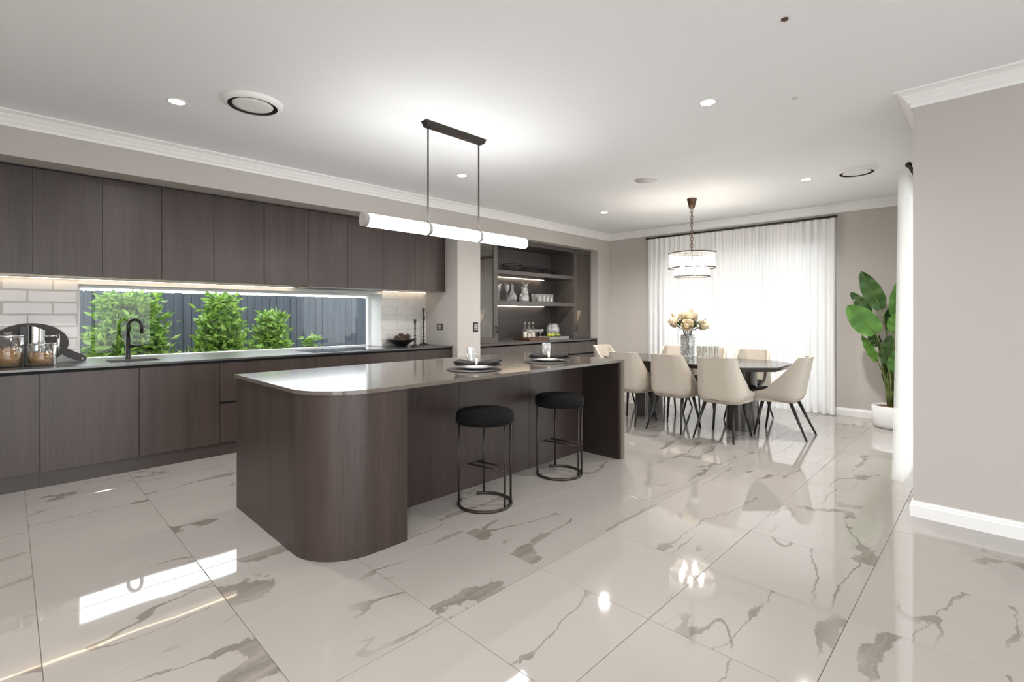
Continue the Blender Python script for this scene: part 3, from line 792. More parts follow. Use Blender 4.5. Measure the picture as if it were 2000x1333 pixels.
# ================================================================== ISLAND
IX0, IX1, IYF, IYB, IYR = 1.072, 3.865, 2.392, 3.62, 2.795
isl = thing('kitchen_island', 'dark oak kitchen island with a rounded front corner', 'island', (2.45, 3.0, 0))
r = .30; top = BH - .0225
def arc(cx, cy_, rad, a0, a1, n): return [(cx + rad*math.cos(a0+(a1-a0)*k/n), cy_ + rad*math.sin(a0+(a1-a0)*k/n)) for k in range(n+1)]
ca = arc(IX0 + r, IYF + r, r, PI, 1.5*PI, 24)
outer = [(IX0, 3.05)] + ca + [(1.588, IYF)]
inner = [(x, y) for x, y in [(1.588, IYF + .02)] + [(p[0], p[1]) for p in arc(IX0 + r, IYF + r, r - .02, 1.5*PI, PI, 24)] + [(IX0 + .02, 3.05)]]
shade_auto(MB().prism(outer + inner, .0, top).build('curved_panel', M_WOOD, isl), 30)
MB().box(IX0, IX0 + .02, 3.0515, IYB, 0, top).build('end_panel', M_WOOD, isl)
MB().box(1.588 - .02, 1.588, IYF + .0215, IYR, 0, top).build('return_panel', M_WOOD, isl)
MB().box(1.5895, 2.30, IYR, IYR + .02, 0, top).build('recess_panel', M_WOOD, isl)
MB().box(2.3035, 3.05, IYR, IYR + .02, 0, top).build('recess_panel', M_WOOD, isl)
MB().box(3.0535, 3.794, IYR, IYR + .02, 0, top).build('recess_panel', M_WOOD, isl)
MB().box(IX0 + .022, 3.794, IYR + .03, IYB - .022, .1, top - .003).build('carcass', M_BLACKGAP, isl)
for k in range(4):
    a_ = IX0 + .022 + (3.794 - IX0 - .022)*k/4; b_ = IX0 + .022 + (3.794 - IX0 - .022)*(k+1)/4
    MB().box(a_ + .002, b_ - .002, IYB - .02, IYB, .1, top - .035).build('door', M_WOOD, isl)
MB().box(3.7945, 3.8135, IYF + .006, IYB, .001, top).build('inner_end_panel', plain('dark_lacquered_panel', (.022, .015, .012), .3, var=.02), isl)
it = thing('island_bench_top', 'taupe polished stone island top with a waterfall end by the dining table', 'bench top', (2.45, 3.0, 0))
R2 = .32
pt = arc(IX0 - .008 + R2, IYF - .008 + R2, R2, PI, 1.5*PI, 24)
poly = pt + [(IX1, IYF - .008), (IX1, IYB + .02), (IX0 - .008, IYB + .02)]
shade_auto(MB().prism(poly, BH - .022, BH).build('top_slab', M_STONE, it), 30)
MB().box(3.814, IX1, IYF - .008, IYB + .02, 0, BH - .0225).build('waterfall_end', M_STONE, it)

def place_setting(cx, cy_, side, gx, gy):
    tag(MB().lathe([(0, 0), (.192, 0), (.197, .003), (.192, .007), (0, .007)], (cx, cy_, BH + .0002), 40).build('placemat', M_MAT), 'round dark placemat at the place setting %s' % side, 'placemat', 'round placemats on the island')
    px, py = cx + .02, cy_ - .005
    tag(MB().lathe([(.06, 0), (.07, .001), (.10, .008), (.138, .018), (.139, .021), (.132, .021), (.098, .012), (.06, .006), (0, .006)], (px, py, BH + .0075), 40).build('dinner_plate', M_CERAMIC), 'white dinner plate under the black napkin %s' % side, 'plate', 'white plates on the island')
    nk = thing('napkin', 'black linen napkin in a pearl ring %s' % side, 'napkin', (px, py, BH + .0290), math.radians(-43), 'napkins on the island')
    def bag(s0, s1, w0, w1, hh, seed):
        rnd = random.Random(seed)
        mb = MB()
        def fn(u, v):
            x = s0 + (s1 - s0)*u
            w_ = w0 + (w1 - w0)*math.sin(min(1, u*1.25)*PI/2)
            if u > .9: w_ *= 1 - (u - .9)*3
            a = 2*PI*v
            rip = 1 + .16*math.sin(5*a + u*6 + seed) * u
            return (x + .012*math.sin(a*2)*u, w_*math.cos(a)*rip, .0005 + hh*(.4 + .6*min(1, w_/w1))*(.5 + .5*math.sin(a))*rip)
        mb.grid(fn, 16, 20); return mb
    bag(.006, .17, .022, .085, .046, 1.3).build('napkin_tail', M_NAPKIN, nk, local=True)
    bag(-.006, -.155, .022, .070, .042, 2.1).build('napkin_fold', M_NAPKIN, nk, local=True)
    mb = MB().tube([(0, .027*math.cos(2*PI*k/20), .0285 + .021*math.sin(2*PI*k/20)) for k in range(20)], .007, 8, closed=True)
    mb.xf(Matrix.Diagonal((1.5, 1, 1, 1)))
    mb.build('napkin_ring', M_PEARL, nk, local=True)
    tumbler(gx, gy, BH, 'ribbed crystal tumbler behind the napkin %s' % side, .041, .125, 'tumblers on the island')
def tumbler(x, y, z, label, rr, hh, grp, name='tumbler'):
    t = thing(name, label, 'glass', (x, y, z), 0, grp)
    MB().lathe([(rr*.85, 0), (rr*.88, .004), (rr, hh), (rr*.93, hh), (rr*.80, .018), (0, .016)], (0, 0, 0), 48, flute=.025, nfl=16).build('glass_body', M_CRYSTAL, t, local=True)
    return t
place_setting(2.37, 2.71, 'nearer the rounded corner', 2.673, 3.087)
place_setting(3.20, 2.73, 'nearer the dining table', 3.655, 3.121)

# bar stools
def stool(label, x, y, rz):
    t = thing('bar_stool', label, 'stool', (x, y, 0), rz, 'black bar stools at the island')
    s0 = .555
    MB().lathe([(0, s0), (.185, s0), (.196, s0+.008), (.198, s0+.04), (.194, s0+.066), (.18, s0+.08), (.10, s0+.086), (0, s0+.087)], (0, 0, 0), 48).build('seat', M_VELVET, t, local=True)
    MB().tube([(.196*math.cos(2*PI*k/48), .196*math.sin(2*PI*k/48), s0+.012) for k in range(48)], .0035, 6, closed=True).build('seat_piping', M_VELVET, t, local=True)
    ang = [math.radians(a_) for a_ in (38, 142, 322, 352)]
    MB().tube([(.178*math.cos(math.radians(q)), .178*math.sin(math.radians(q)), .009) for q in range(-195, 112, 6)], .0105, 8).build('base_ring', M_BRONZE, t, local=True)
    angs = (178, 95, -40, -10)
    P = []
    for q in angs:
        c, s_ = .178*math.cos(math.radians(q)), .178*math.sin(math.radians(q)); P.append((c, s_))
        MB().tube([(c, s_, .012), (c, s_, s0)], .0078, 8).build('leg', M_BRONZE, t, local=True)
    zf = .25
    MB().tube([(*P[0], zf), (*P[1], zf)], .005, 6).build('footrest_bar', M_BRONZE, t, local=True)
    mid = lambda f: (P[0][0]+(P[1][0]-P[0][0])*f, P[0][1]+(P[1][1]-P[0][1])*f)
    MB().tube([(*mid(.38), zf), (*P[2], zf)], .0065, 6).build('footrest_bar', M_BRONZE, t, local=True)
    MB().tube([(*mid(.72), zf), (*P[3], zf)], .0065, 6).build('footrest_bar', M_BRONZE, t, local=True)
stool('black velvet bar stool nearer the rounded island corner', 2.275, 2.49, math.radians(-45))
stool('black velvet bar stool nearer the waterfall end', 3.125, 2.53, math.radians(-45))

# ================================================================== LINEAR PENDANT
PY = 2.985
pn = thing('linear_pendant', 'long glowing white tube pendant hanging over the island', 'pendant light', (2.42, PY, 1.86))
mb = MB(); pr = [(-.035, 0), (.035, 0), (.028, -.04), (-.028, -.04)]
vs = [(x_, PY + d, CZ + h_) for x_ in (2.125, 2.715) for d, h_ in pr]
for i in range(4): 
    if pr[i][1] < 0: vs[i] = (vs[i][0] + .02, vs[i][1], vs[i][2]); vs[i+4] = (vs[i+4][0] - .02, vs[i+4][1], vs[i+4][2])
mb.add(vs, [(0,1,2,3),(7,6,5,4),(0,4,5,1),(1,5,6,2),(2,6,7,3),(3,7,4,0)]).build('ceiling_canopy', M_BRONZE, pn)
ZT = 1.912; RT = .044
for x_ in (2.163, 2.66): MB().tube([(x_, PY, CZ - .04), (x_, PY, ZT + RT)], .006, 8).build('suspension_rod', M_BRONZE, pn)
def xcyl(mb, x0, x1, rr, seg=28):
    st = len(mb.v); mb.lathe([(rr, x0), (rr, x1)], (0, 0, 0), seg)
    mb.xf(Matrix.Translation((0, PY, ZT)) @ Matrix.Rotation(PI/2, 4, 'Y'), st); return mb
for a_, b_ in ((1.668, 2.148), (2.178, 2.645), (2.675, 3.20)):
    shade_auto(xcyl(MB(), a_, b_, RT).build('glowing_tube', E_TUBE, pn))
for a_, b_ in ((1.636, 1.6675), (2.1485, 2.1775), (2.6455, 2.6745)):
    shade_auto(xcyl(MB(), a_, b_, RT + .0015).build('metal_collar', M_GREYMETAL, pn))

# ================================================================== CEILING FITTINGS
POW = {(.79, 3.89): 70, (3.27, 1.38): 55, (3.23, 3.88): 65, (5.77, 3.88): 165, (5.84, 1.43): 105, (.79, 1.3): 50, (-1.6, 1.3): 190}
def downlight(label, x, y, power=38):
    t = thing('downlight', label, 'downlight', (x, y, CZ - .006), 0, 'recessed ceiling downlights')
    MB().lathe([(.045, .0059), (.058, .0059), (.056, .001), (.046, 0), (.045, .0059)], (0, 0, 0), 32, caps=False).build('trim_ring', M_TRIM, t, local=True)
    MB().lathe([(0, .003), (.0445, .003), (.0445, .0055), (0, .0055)], (0, 0, 0), 32).build('lens', E_DOWN, t, local=True)
    d = bpy.data.lights.new('downlight_beam', 'SPOT'); d.energy = power; d.spot_size = math.radians(158); d.spot_blend = 1.0
    d.color = (1.0, .965, .93); d.shadow_soft_size = .05
    o = bpy.data.objects.new('downlight_beam', d); COL.objects.link(o); o.parent = t; o.location = (0, 0, -.012)
for lb, x, y in [('ceiling downlight beside the round vent over the kitchen', .79, 3.89), ('ceiling downlight nearest above the right foreground', 3.27, 1.38),
                 ('ceiling downlight seen between the pendant rods', 3.23, 3.88), ('ceiling downlight near the far wall corner, left of the chandelier', 5.77, 3.88),
                 ('ceiling downlight between the chandelier and the far round vent', 5.84, 1.43),
                 ('added unseen downlight behind the camera on the rear side', .79, -1.1), ('added unseen downlight behind the camera near the right wall', 3.0, -1.3),
                 ('added unseen downlight above the camera position', .79, 1.3), ('added unseen downlight behind the camera near the left opening', -1.6, 1.3), ('added unseen downlight in the rear left corner', -1.6, -1.6)]:
    downlight(lb, x, y, POW.get((x, y), 14))  # the lamps out of view are added to brighten the room
def vent(label, x, y, rr):
    t = thing('air_vent', label, 'air vent', (x, y, CZ - .03), 0, 'round ceiling air vents')
    MB().lathe([(rr, .0295), (rr*.985, .018), (rr*.86, .002), (rr*.81, .002)], (0, 0, 0), 48, caps=False).build('outer_ring', M_TRIM, t, local=True)
    MB().lathe([(0, .027), (rr*.78, .027), (rr*.805, .0035), (rr*.815, .0035), (rr*.8, .0298), (0, .0298)], (0, 0, 0), 48).build('throat', M_VENTDARK, t, local=True)
    MB().lathe([(0, .004), (rr*.5, .005), (rr*.66, .007), (rr*.67, .010), (rr*.6, .013), (0, .014)], (0, 0, 0), 48).build('centre_disc', M_TRIM, t, local=True)
    MB().lathe([(rr*.12, .012), (rr*.12, .027)], (0, 0, 0), 16).build('stem', M_TRIM, t, local=True)
vent('round white ceiling vent above the kitchen', 1.15, 3.55, .185)
vent('round white ceiling vent near the right-hand curtain', 5.83, .99, .175)
spk = thing('ceiling_speaker', 'flat round grey ceiling speaker left of the chandelier', 'speaker', (4.69, 2.635, CZ - .006))
MB().lathe([(0, 0), (.112, 0), (.112, .0055), (0, .0055)], (0, 0, 0), 40).build('grille', M_SPEAKER, spk, local=True)
MB().lathe([(.1125, .0055), (.1125, -.001), (.118, .0), (.120, .0055)], (0, 0, 0), 40, caps=False).build('bezel', M_TRIM, spk, local=True)
tag(MB().lathe([(0, 0), (.012, .001), (.016, .006), (.016, .0095)], (2.61, .73, CZ - .01), 20).build('ceiling_sensor', M_BROWNMETAL), 'tiny dark round sensor on the ceiling at the top edge', 'sensor')
tag(MB().lathe([(0, 0), (.018, .002), (.022, .0075)], (3.604, .946, CZ - .008), 20).build('ceiling_sensor', M_SPEAKER), 'tiny pale grey round sensor right of the nearest downlight', 'sensor')

# ================================================================== BUFFET NICHE
NX0, NX1 = 4.432, 7.158
HF = 5.09
def buf(label, x0, x1):
    t = thing('buffet_cabinet', label, 'cabinet', ((x0+x1)/2, 5.25, 0), 0, 'buffet base cabinets in the niche')
    MB().box(x0 + .0005, x1 - .0005, 4.992, YB - .004, .1, BH - .045).build('carcass', M_BLACKGAP, t)
    MB().box(x0 + .0005, x1 - .0005, 5.02, 5.035, 0, .1).build('plinth', M_KICK, t)
    MB().box(x0 + .0018, x1 - .0018, 4.972, 4.991, .65, .84, .0008).build('drawer_front', M_HUTCH, t)
    MB().box(x0 + .0018, x1 - .0018, 4.972, 4.991, .10, .625, .0008).build('door', M_HUTCH, t)
buf('dark oak buffet unit next to the column', NX0, 5.37)
buf('dark oak buffet unit in the middle of the niche', 5.37, 6.28)
buf('dark oak buffet unit beside the dining end wall', 6.28, NX1 - .021)
tag(MB().box(NX1 - .0205, NX1, 4.955, YB - .004, 0, BH - .0265).build('buffet_end_panel', M_WOOD), 'dark oak end panel of the buffet by the dining wall', 'panel')
tag(MB().box(NX0, NX1, 4.952, YB - .004, BH - .026, BH).build('timber_worktop', M_WOODH), 'dark timber buffet top carrying the glass display hutch', 'bench top')
hu = thing('display_hutch', 'dark oak display hutch with lit shelves and two glass doors', 'hutch', (5.8, 5.35, BH))
b0 = BH + .0005
MB().box(NX0, NX1, YB - .024, YB - .005, b0, 2.399).build('back_panel', M_WOODH, hu)
MB().box(NX0, NX1, HF + .022, YB - .025, 2.335, 2.399).build('top_panel', M_HUTCH, hu)
for a_, b_ in ((NX0, NX0 + .018), (4.879, 4.897), (6.675, 6.693), (NX1 - .018, NX1)):
    MB().box(a_, b_, HF + .022 if a_ in (NX0, NX1 - .018) else HF, YB - .025, b0, 2.3345).build('upright', M_HUTCH, hu)
for z in (1.878, 1.428):
    MB().box(4.8975, 6.6745, HF, YB - .0255, z, z + .057).build('shelf', M_HUTCH, hu)
    MB().box(4.92, 6.43, YB - .075, YB - .070, z - .004, z - .0005).build('led_strip', E_LEDH, hu)
MB().box(4.8975, 6.6745, HF, HF + .0215, 2.335, 2.399).build('head_rail', M_HUTCH, hu)
def gdoor(x0, x1, hx):
    z0, z1 = b0 + .004, 2.396; y0, y1 = HF - .001, HF + .0205; w_ = .062
    d = MB().box(x0, x0 + w_, y0, y1, z0, z1).box(x1 - w_, x1, y0, y1, z0, z1).box(x0 + w_, x1 - w_, y0, y1, z0, z0 + .075).box(x0 + w_, x1 - w_, y0, y1, z1 - .075, z1).build('glass_door', M_HUTCH, hu)
    MB().box(x0 + w_, x1 - w_, y0 + .008, y0 + .013, z0 + .075, z1 - .075).build('pane', M_SMOKE, d)
    hm = MB().tube([(hx, y0 - .001, 1.02), (hx, y0 - .03, 1.035), (hx, y0 - .038, 1.07), (hx, y0 - .03, 1.105), (hx, y0 - .001, 1.12)], .008, 8).build('handle', M_BLACK, d)
gdoor(NX0 + .001, 4.878, 4.858); gdoor(6.694, NX1 - .001, 6.714)
for (a_, b_) in ((NX0 + .0185, 4.8785), (6.6935, NX1 - .0185)):
    for z in (1.16, 1.50, 1.85): MB().box(a_, b_, HF + .05, YB - .03, z, z + .008).build('glass_shelf', M_GLASS, hu)

def wire_bowl(label, x, y, z, rr, hh):
    t = thing('wire_bowl', label, 'bowl', (x, y, z), 0, 'black wire bowls on the top hutch shelf')
    mb = MB()
    for f in (0, .33, .66, 1):
        r_ = rr*(.62 + .38*f**.6); mb.tube([(r_*math.cos(2*PI*k/28), r_*math.sin(2*PI*k/28), .004 + (hh - .004)*f) for k in range(28)], .0065 if f in (0, 1) else .004, 6, closed=True)
    mb.build('hoops', M_BLACK, t, local=True)
    mb = MB()
    for k in range(20):
        a = 2*PI*k/20
        mb.tube([(rr*(.62+.38*f**.6)*math.cos(a), rr*(.62+.38*f**.6)*math.sin(a), .004+(hh-.004)*f) for f in (0, .2, .6, 1)], .0035, 5)
    mb.build('wires', M_BLACK, t, local=True)
wire_bowl('leftmost and largest black wire bowl on the top hutch shelf', 5.44, 5.33, 1.9385, .165, .12)
wire_bowl('middle black wire bowl on the top hutch shelf', 5.88, 5.36, 1.9385, .155, .10)
wire_bowl('rightmost black wire bowl in the dark corner of the top shelf', 6.33, 5.36, 1.9385, .15, .10)
SZ = 1.4852
def glassware(name, label, cat, x, y, z, prof, grp=None, mat=None, seg=24, **kw):
    t = thing(name, label, cat, (x, y, z), 0, grp)
    MB().lathe(prof, (0, 0, 0), seg, **kw).build('glass_body', mat or M_CRYSTAL, t, local=True)
    return t
flute = [(.034, 0), (.034, .003), (.006, .008), (.0045, .13), (.012, .15), (.034, .20), (.036, .24), (.032, .275), (.030, .275), (.033, .24), (.030, .20), (.006, .155), (0, .15)]
for lb, x, y in (('stemmed wine glass leftmost on the middle hutch shelf', 4.985, 5.32), ('stemmed wine glass second from the left on the middle shelf', 5.14, 5.33), ('stemmed wine glass at the back, third from the left', 5.245, 5.42), ('stemmed wine glass next to the onion-shaped decanter', 5.325, 5.33)):
    glassware('wine_glass', lb, 'glass', x, y, SZ, flute, 'wine glasses on the middle hutch shelf')
glassware('decanter', 'onion-shaped crystal decanter with a tall stopper', 'decanter', 5.44, 5.33, SZ, [(.05, 0), (.07, .03), (.076, .07), (.06, .115), (.025, .16), (.018, .20), (.022, .21), (.022, .225), (.012, .235), (.022, .255), (.014, .285), (0, .29)], None, None, 24)
jg = glassware('glass_jug', 'cut crystal jug with a handle beside the tall carafe', 'jug', 5.69, 5.32, SZ, [(.075, 0), (.08, .02), (.082, .085), (.07, .115), (.042, .14), (.035, .19), (.048, .235), (.044, .235), (.031, .19), (.038, .145), (.065, .115), (.076, .085), (.072, .012), (0, .01)], None, None, 28, flute=.02, nfl=14)
MB().tube([(.04, 0, .21), (.085, 0, .20), (.10, 0, .16), (.072, 0, .11)], .007, 8).build('handle', M_CRYSTAL, jg, local=True)
glassware('carafe', 'tall clear glass carafe with a flared neck behind the jug', 'carafe', 5.81, 5.40, SZ, [(.06, 0), (.062, .02), (.056, .10), (.034, .20), (.036, .27), (.048, .325), (.045, .325), (.033, .27), (.031, .20), (.052, .10), (.057, .02), (0, .012)])
tn = [('front', 5.30), ('back', 5.42)]
k = 0
for row, y in tn:
    for i, nm in enumerate(('leftmost', 'second', 'third', 'rightmost')):
        tumbler(6.03 + .098*i, y, SZ, 'ribbed crystal tumbler, %s in the %s row on the middle shelf' % (nm, row), .043, .14, 'tumblers on the middle hutch shelf')
# drinks tray on the buffet
def tray(name, label, x0, x1, y0, y1, mat):
    t = thing(name, label, 'tray', ((x0+x1)/2, (y0+y1)/2, BH))
    MB().box(x0, x1, y0, y1, BH + .0005, BH + .012).build('tray_base', mat, t)
    for q in ((x0, x1, y0, y0+.012), (x0, x1, y1-.012, y1)): MB().box(*q, BH + .0125, BH + .042).build('tray_side', mat, t)
    for q in ((x0, x0+.012, y0+.0125, y1-.0125), (x1-.012, x1, y0+.0125, y1-.0125)): MB().box(*q, BH + .0125, BH + .042).build('tray_side', mat, t)
tray('serving_tray', 'brown walnut tray under the bottles and glasses', 5.60, 6.05, 5.12, 5.46, M_TRAYW)
tag(MB().box(6.06, 6.56, 5.10, 5.44, BH + .0005, BH + .045, .003).build('serving_board', M_TRAYG), 'thick grey board under the limes and round pitcher', 'board')
TZ = BH + .0125
bt = [(.03, 0), (.032, .008), (.032, .15), (.026, .18), (.013, .20), (.013, .245), (.017, .247), (.017, .262), (0, .263)]
for lb, x, y in (('cream mini bottle leftmost of the three on the tray', 5.80, 5.40), ('cream mini bottle in the middle of the three', 5.90, 5.40), ('cream mini bottle rightmost of the three', 5.99, 5.40)):
    t = thing('drink_bottle', lb, 'bottle', (x, y, TZ), 0, 'mini bottles on the tray')
    MB().lathe(bt[:6], (0, 0, 0), 20).build('bottle_body', M_GLASS, t, local=True)
    MB().lathe([(0, .2445), (.0175, .2445), (.0175, .264), (0, .265)], (0, 0, 0), 20).build('cap', M_BOTTLE, t, local=True)
    MB().lathe([(.0325, .03), (.0328, .035), (.0328, .12), (.0325, .125)], (0, 0, 0), 20).build('paper_label', M_BOTTLE, t, local=True)
coupe = [(.034, 0), (.034, .003), (.006, .008), (.0045, .095), (.02, .105), (.045, .13), (.052, .16), (.049, .16), (.042, .132), (.006, .108), (0, .105)]
for lb, x, y in (('coupe glass leftmost on the walnut tray', 5.69, 5.20), ('coupe glass in the middle of the walnut tray', 5.82, 5.19), ('coupe glass rightmost on the walnut tray', 5.95, 5.20)):
    glassware('coupe_glass', lb, 'glass', x, y, TZ, coupe, 'coupe glasses on the walnut tray')
pt_ = glassware('glass_pitcher', 'round bubble glass pitcher at the right of the board', 'pitcher', 6.40, 5.32, BH + .0455, [(.06, 0), (.095, .03), (.115, .08), (.115, .12), (.095, .17), (.07, .20), (.075, .21), (.071, .21), (.065, .20), (.09, .168), (.11, .12), (.11, .08), (.09, .034), (0, .01)])
MB().tube([(.07, 0, .19), (.13, 0, .20), (.15, 0, .14), (.113, 0, .08)], .007, 8).build('handle', M_CRYSTAL, pt_, local=True)
for i, (x, y, mt, rr, lb) in enumerate([(6.12, 5.17, M_LIME, .03, 'yellow lime at the left edge of the grey board'), (6.18, 5.15, M_LIME, .027, 'yellow lime second on the grey board'), (6.25, 5.18, M_GRAPE, .032, 'green lime in the middle of the grey board'), (6.315, 5.16, M_GRAPE, .03, 'green lime below the pitcher'), (6.37, 5.165, M_GRAPE, .024, 'small green lime at the right of the row')]):
    tag(MB().ball((x, y, BH + .0455 + rr), rr, 14, 10, (1.12, 1, 1)).build('lime', mt), lb, 'lime', 'limes on the grey board')
# pieces behind the glass doors
def cabinet_pieces(xc, side):
    tumbler(xc, 5.24, 1.8585, 'ribbed glass tumbler on the top shelf behind the %s glass door' % side, .05, .13, 'glassware behind the glass doors')
    glassware('coupe_glass', 'coupe glass on the middle shelf behind the %s glass door' % side, 'glass', xc, 5.24, 1.5085, [(r_*1.15, z*1.05) for r_, z in coupe], 'glassware behind the glass doors')
    t = thing('leaf_dish', 'white wing-shaped ceramic dish behind the %s glass door' % side, 'dish', (xc, 5.24, 1.1685), 0, 'white dishes behind the glass doors')
    def fn(u, v):
        a = 2*PI*u; rr = .02 + .055*v
        x = rr*math.cos(a)*1.5; y = rr*math.sin(a)
        return (x, y, .13*v**1.4 + (.075*max(0, math.cos(a))**2*v**2))
    MB().grid(fn, 28, 8).add([], []).build('dish_body', M_CERAMIC, t, local=True)
    MB().lathe([(0, 0), (.022, 0), (.02, .006), (0, .006)], (0, 0, -.0), 20).build('foot', M_CERAMIC, t, local=True)
cabinet_pieces(4.66, 'left'); cabinet_pieces(6.92, 'right')

# ================================================================== DINING
tb = thing('dining_table', 'dark dining table with clipped corners and two pedestals', 'table', (5.85, 2.68, 0))
def oct_(hx, hy, c): return [(-hx+c, -hy), (hx-c, -hy), (hx, -hy+c), (hx, hy-c), (hx-c, hy), (-hx+c, hy), (-hx, hy-c), (-hx, -hy+c)]
mb = MB(); hx, hy, c = .55, 1.06, .26
o1 = oct_(hx, hy, c); o2 = oct_(hx - .03, hy - .03, c - .012); n = 8
vs = [(x, y, .74) for x, y in o1] + [(x, y, .728) for x, y in o1] + [(x, y, .69) for x, y in o2]
mb.add(vs, [tuple(range(8)), tuple(range(23, 15, -1))] + [(i, (i+1) % 8, 8+(i+1) % 8, 8+i) for i in range(8)] + [(8+i, 8+(i+1) % 8, 16+(i+1) % 8, 16+i) for i in range(8)])
mb.build('table_top', M_TABLE, tb, local=True)
def stadium(hx, hy, n=10):
    r_ = min(hx, hy); pts = []
    if hx >= hy:
        pts += [(hx-r_+r_*math.cos(-PI/2+PI*k/n), r_*math.sin(-PI/2+PI*k/n)) for k in range(n+1)]
        pts += [(-hx+r_+r_*math.cos(PI/2+PI*k/n), r_*math.sin(PI/2+PI*k/n)) for k in range(n+1)]
    return pts
for yy in (-.60, .56):
    mb = MB().prism([(x, y + yy) for x, y in stadium(.22, .13)], 0, .6895)
    shade_auto(mb.build('pedestal', M_TABLE, tb, local=True), 30)

def make_chair(name='dining_chair'):
    t = thing(name, 'chair', 'chair', (0, 0, 0), 0, 'cream leather dining chairs around the table')
    # shell: U-shaped path from front-left round the back to front-right; faces +X
    P = []
    NP = 40
    def path(u):
        # half-length of side, rounded rear corners
        w = .235; xb = -.225; xfm = .235; rc = .13
        ls = xfm - (xb + rc); la = rc*PI/2; lb = 2*(w - rc); tot = 2*ls + 2*la + lb
        s_ = u*tot
        if s_ < ls: return (xfm - s_, w), (0, 1)
        s_ -= ls
        if s_ < la:
            a = PI/2 + s_/rc; return (xb+rc+rc*math.cos(a), w-rc+rc*math.sin(a)), (math.cos(a), math.sin(a))
        s_ -= la
        if s_ < lb: return (xb, w-rc-s_), (-1, 0)
        s_ -= lb
        if s_ < la:
            a = PI + s_/rc; return (xb+rc+rc*math.cos(a), -w+rc+rc*math.sin(a)), (math.cos(a), math.sin(a))
        s_ -= la
        return (xb+rc+s_, -w), (0, -1)
    def rim(x):
        # top rim height by forward position
        if x < -.14: return .845
        q = (x + .14)/.22
        if q < 1: return .845 - .345*(q**.85)
        return .50 - .05*min(1, (x - .08)/.16)
    def fn(u, v, th=0.0):
        (x, y), (nx, ny) = path(u)
        zt = rim(x); zb = .385 - .02*math.cos(min(1, max(0, (x+.225)/.46))*PI)
        z = zb + (zt - zb)*v
        hgt = max(0, z - .46)
        lean = -.20*hgt                               # back leans away
        tap = 1 - .42*hgt                             # narrows upwards
        low = max(0, .46 - z)/.09
        inn = low*low*.05
        x2 = x + lean*(1 if x < 0 else .6) - nx*(inn + th); y2 = y*tap - ny*(inn + th)
        return (x2, y2, z)
    mb = MB()
    nu, nv = 56, 14
    vs = [fn(i/nu, j/nv) for j in range(nv+1) for i in range(nu+1)]
    vi = [fn(i/nu, j/nv, .030) for j in range(nv+1) for i in range(nu+1)]
    K = len(vs); W_ = nu+1; fs = []
    for j in range(nv):
        for i in range(nu):
            a_ = j*W_+i; fs.append((a_, a_+1, a_+1+W_, a_+W_)); fs.append((K+a_+W_, K+a_+1+W_, K+a_+1, K+a_))
    for i in range(nu):
        fs.append((i, K+i, K+i+1, i+1)); b_ = nv*W_+i; fs.append((b_, b_+1, K+b_+1, K+b_))
    for j in range(nv):
        a_ = j*W_; fs.append((a_, a_+W_, K+a_+W_, K+a_)); b_ = a_+nu; fs.append((b_, K+b_, K+b_+W_, b_+W_))
    mb.add(vs+vi, fs, True)
    sh = mb.build('shell', M_LEATHER, t, local=True); shade_auto(sh, 50)
    # underside pan closes the shell
    mb = MB()
    pan = [fn(i/28, 0, .004) for i in range(29)]
    mb.prism([(p[0], p[1]) for p in pan], .367, .40); shade_auto(mb.build('base_pan', M_LEATHER, t, local=True), 40)
    # seat cushion
    pl = [fn(i/28, .35, .034) for i in range(29)]
    poly = [(p[0], p[1]) for p in pl]; poly = [(x + (.02 if x > .2 else 0), y) for x, y in poly]
    cxm = sum(p[0] for p in poly)/len(poly)
    mb = MB(); n = len(poly)
    lv = [(1, .401), (1, .455), (.95, .474), (.8, .482)]
    vs = []; 
    for f, z in lv: vs += [(cxm+(x-cxm)*f, y*f, z) for x, y in poly]
    fs = [tuple(range(n-1, -1, -1)), tuple(3*n+i for i in range(n))]
    for q in range(3): fs += [(q*n+i, q*n+(i+1) % n, (q+1)*n+(i+1) % n, (q+1)*n+i) for i in range(n)]
    mb.add(vs, fs, True); shade_auto(mb.build('seat_cushion', M_SEAT, t, local=True), 40)
    # piping along the rim
    MB().tube([fn(i/48, 1.0, .002) for i in range(49)], .0038, 6).build('rim_piping', M_LEATHER, t, local=True)
    for sx, sy in ((-1, -1), (-1, 1), (1, -1), (1, 1)):
        fx = -.30 if sx < 0 else .20
        tx = -.135 if sx < 0 else .13
        MB().tube([(tx, sy*.145, .372), (fx, sy*.205, .0)], [.0185, .009], 10).build('leg', M_BLACK, t, local=True)
    return t
ch = make_chair()
ch.location = (5.32, 2.07, 0); ch['label'] = 'cream leather dining chair with its back to the island, nearest the right end'
dup(ch, (5.35, 2.63, 0), 0, 'cream leather dining chair with its back to the island, middle one')
dup(ch, (5.33, 3.17, 0), 0, 'cream leather dining chair half hidden by the island waterfall end')
dup(ch, (6.37, 2.20, 0), PI, 'cream leather dining chair on the curtain side, nearest the plant')
dup(ch, (6.38, 2.73, 0), PI, 'cream leather dining chair on the curtain side, middle one behind the drinking glasses')
dup(ch, (6.37, 3.24, 0), PI, 'cream leather dining chair on the curtain side, behind the vase')
dup(ch, (5.84, 1.68, 0), PI/2 + .03, 'cream leather dining chair at the head of the table, seen from the side')
dup(ch, (6.02, 3.86, 0), -PI/2, 'cream leather dining chair at the far table end beside the buffet')

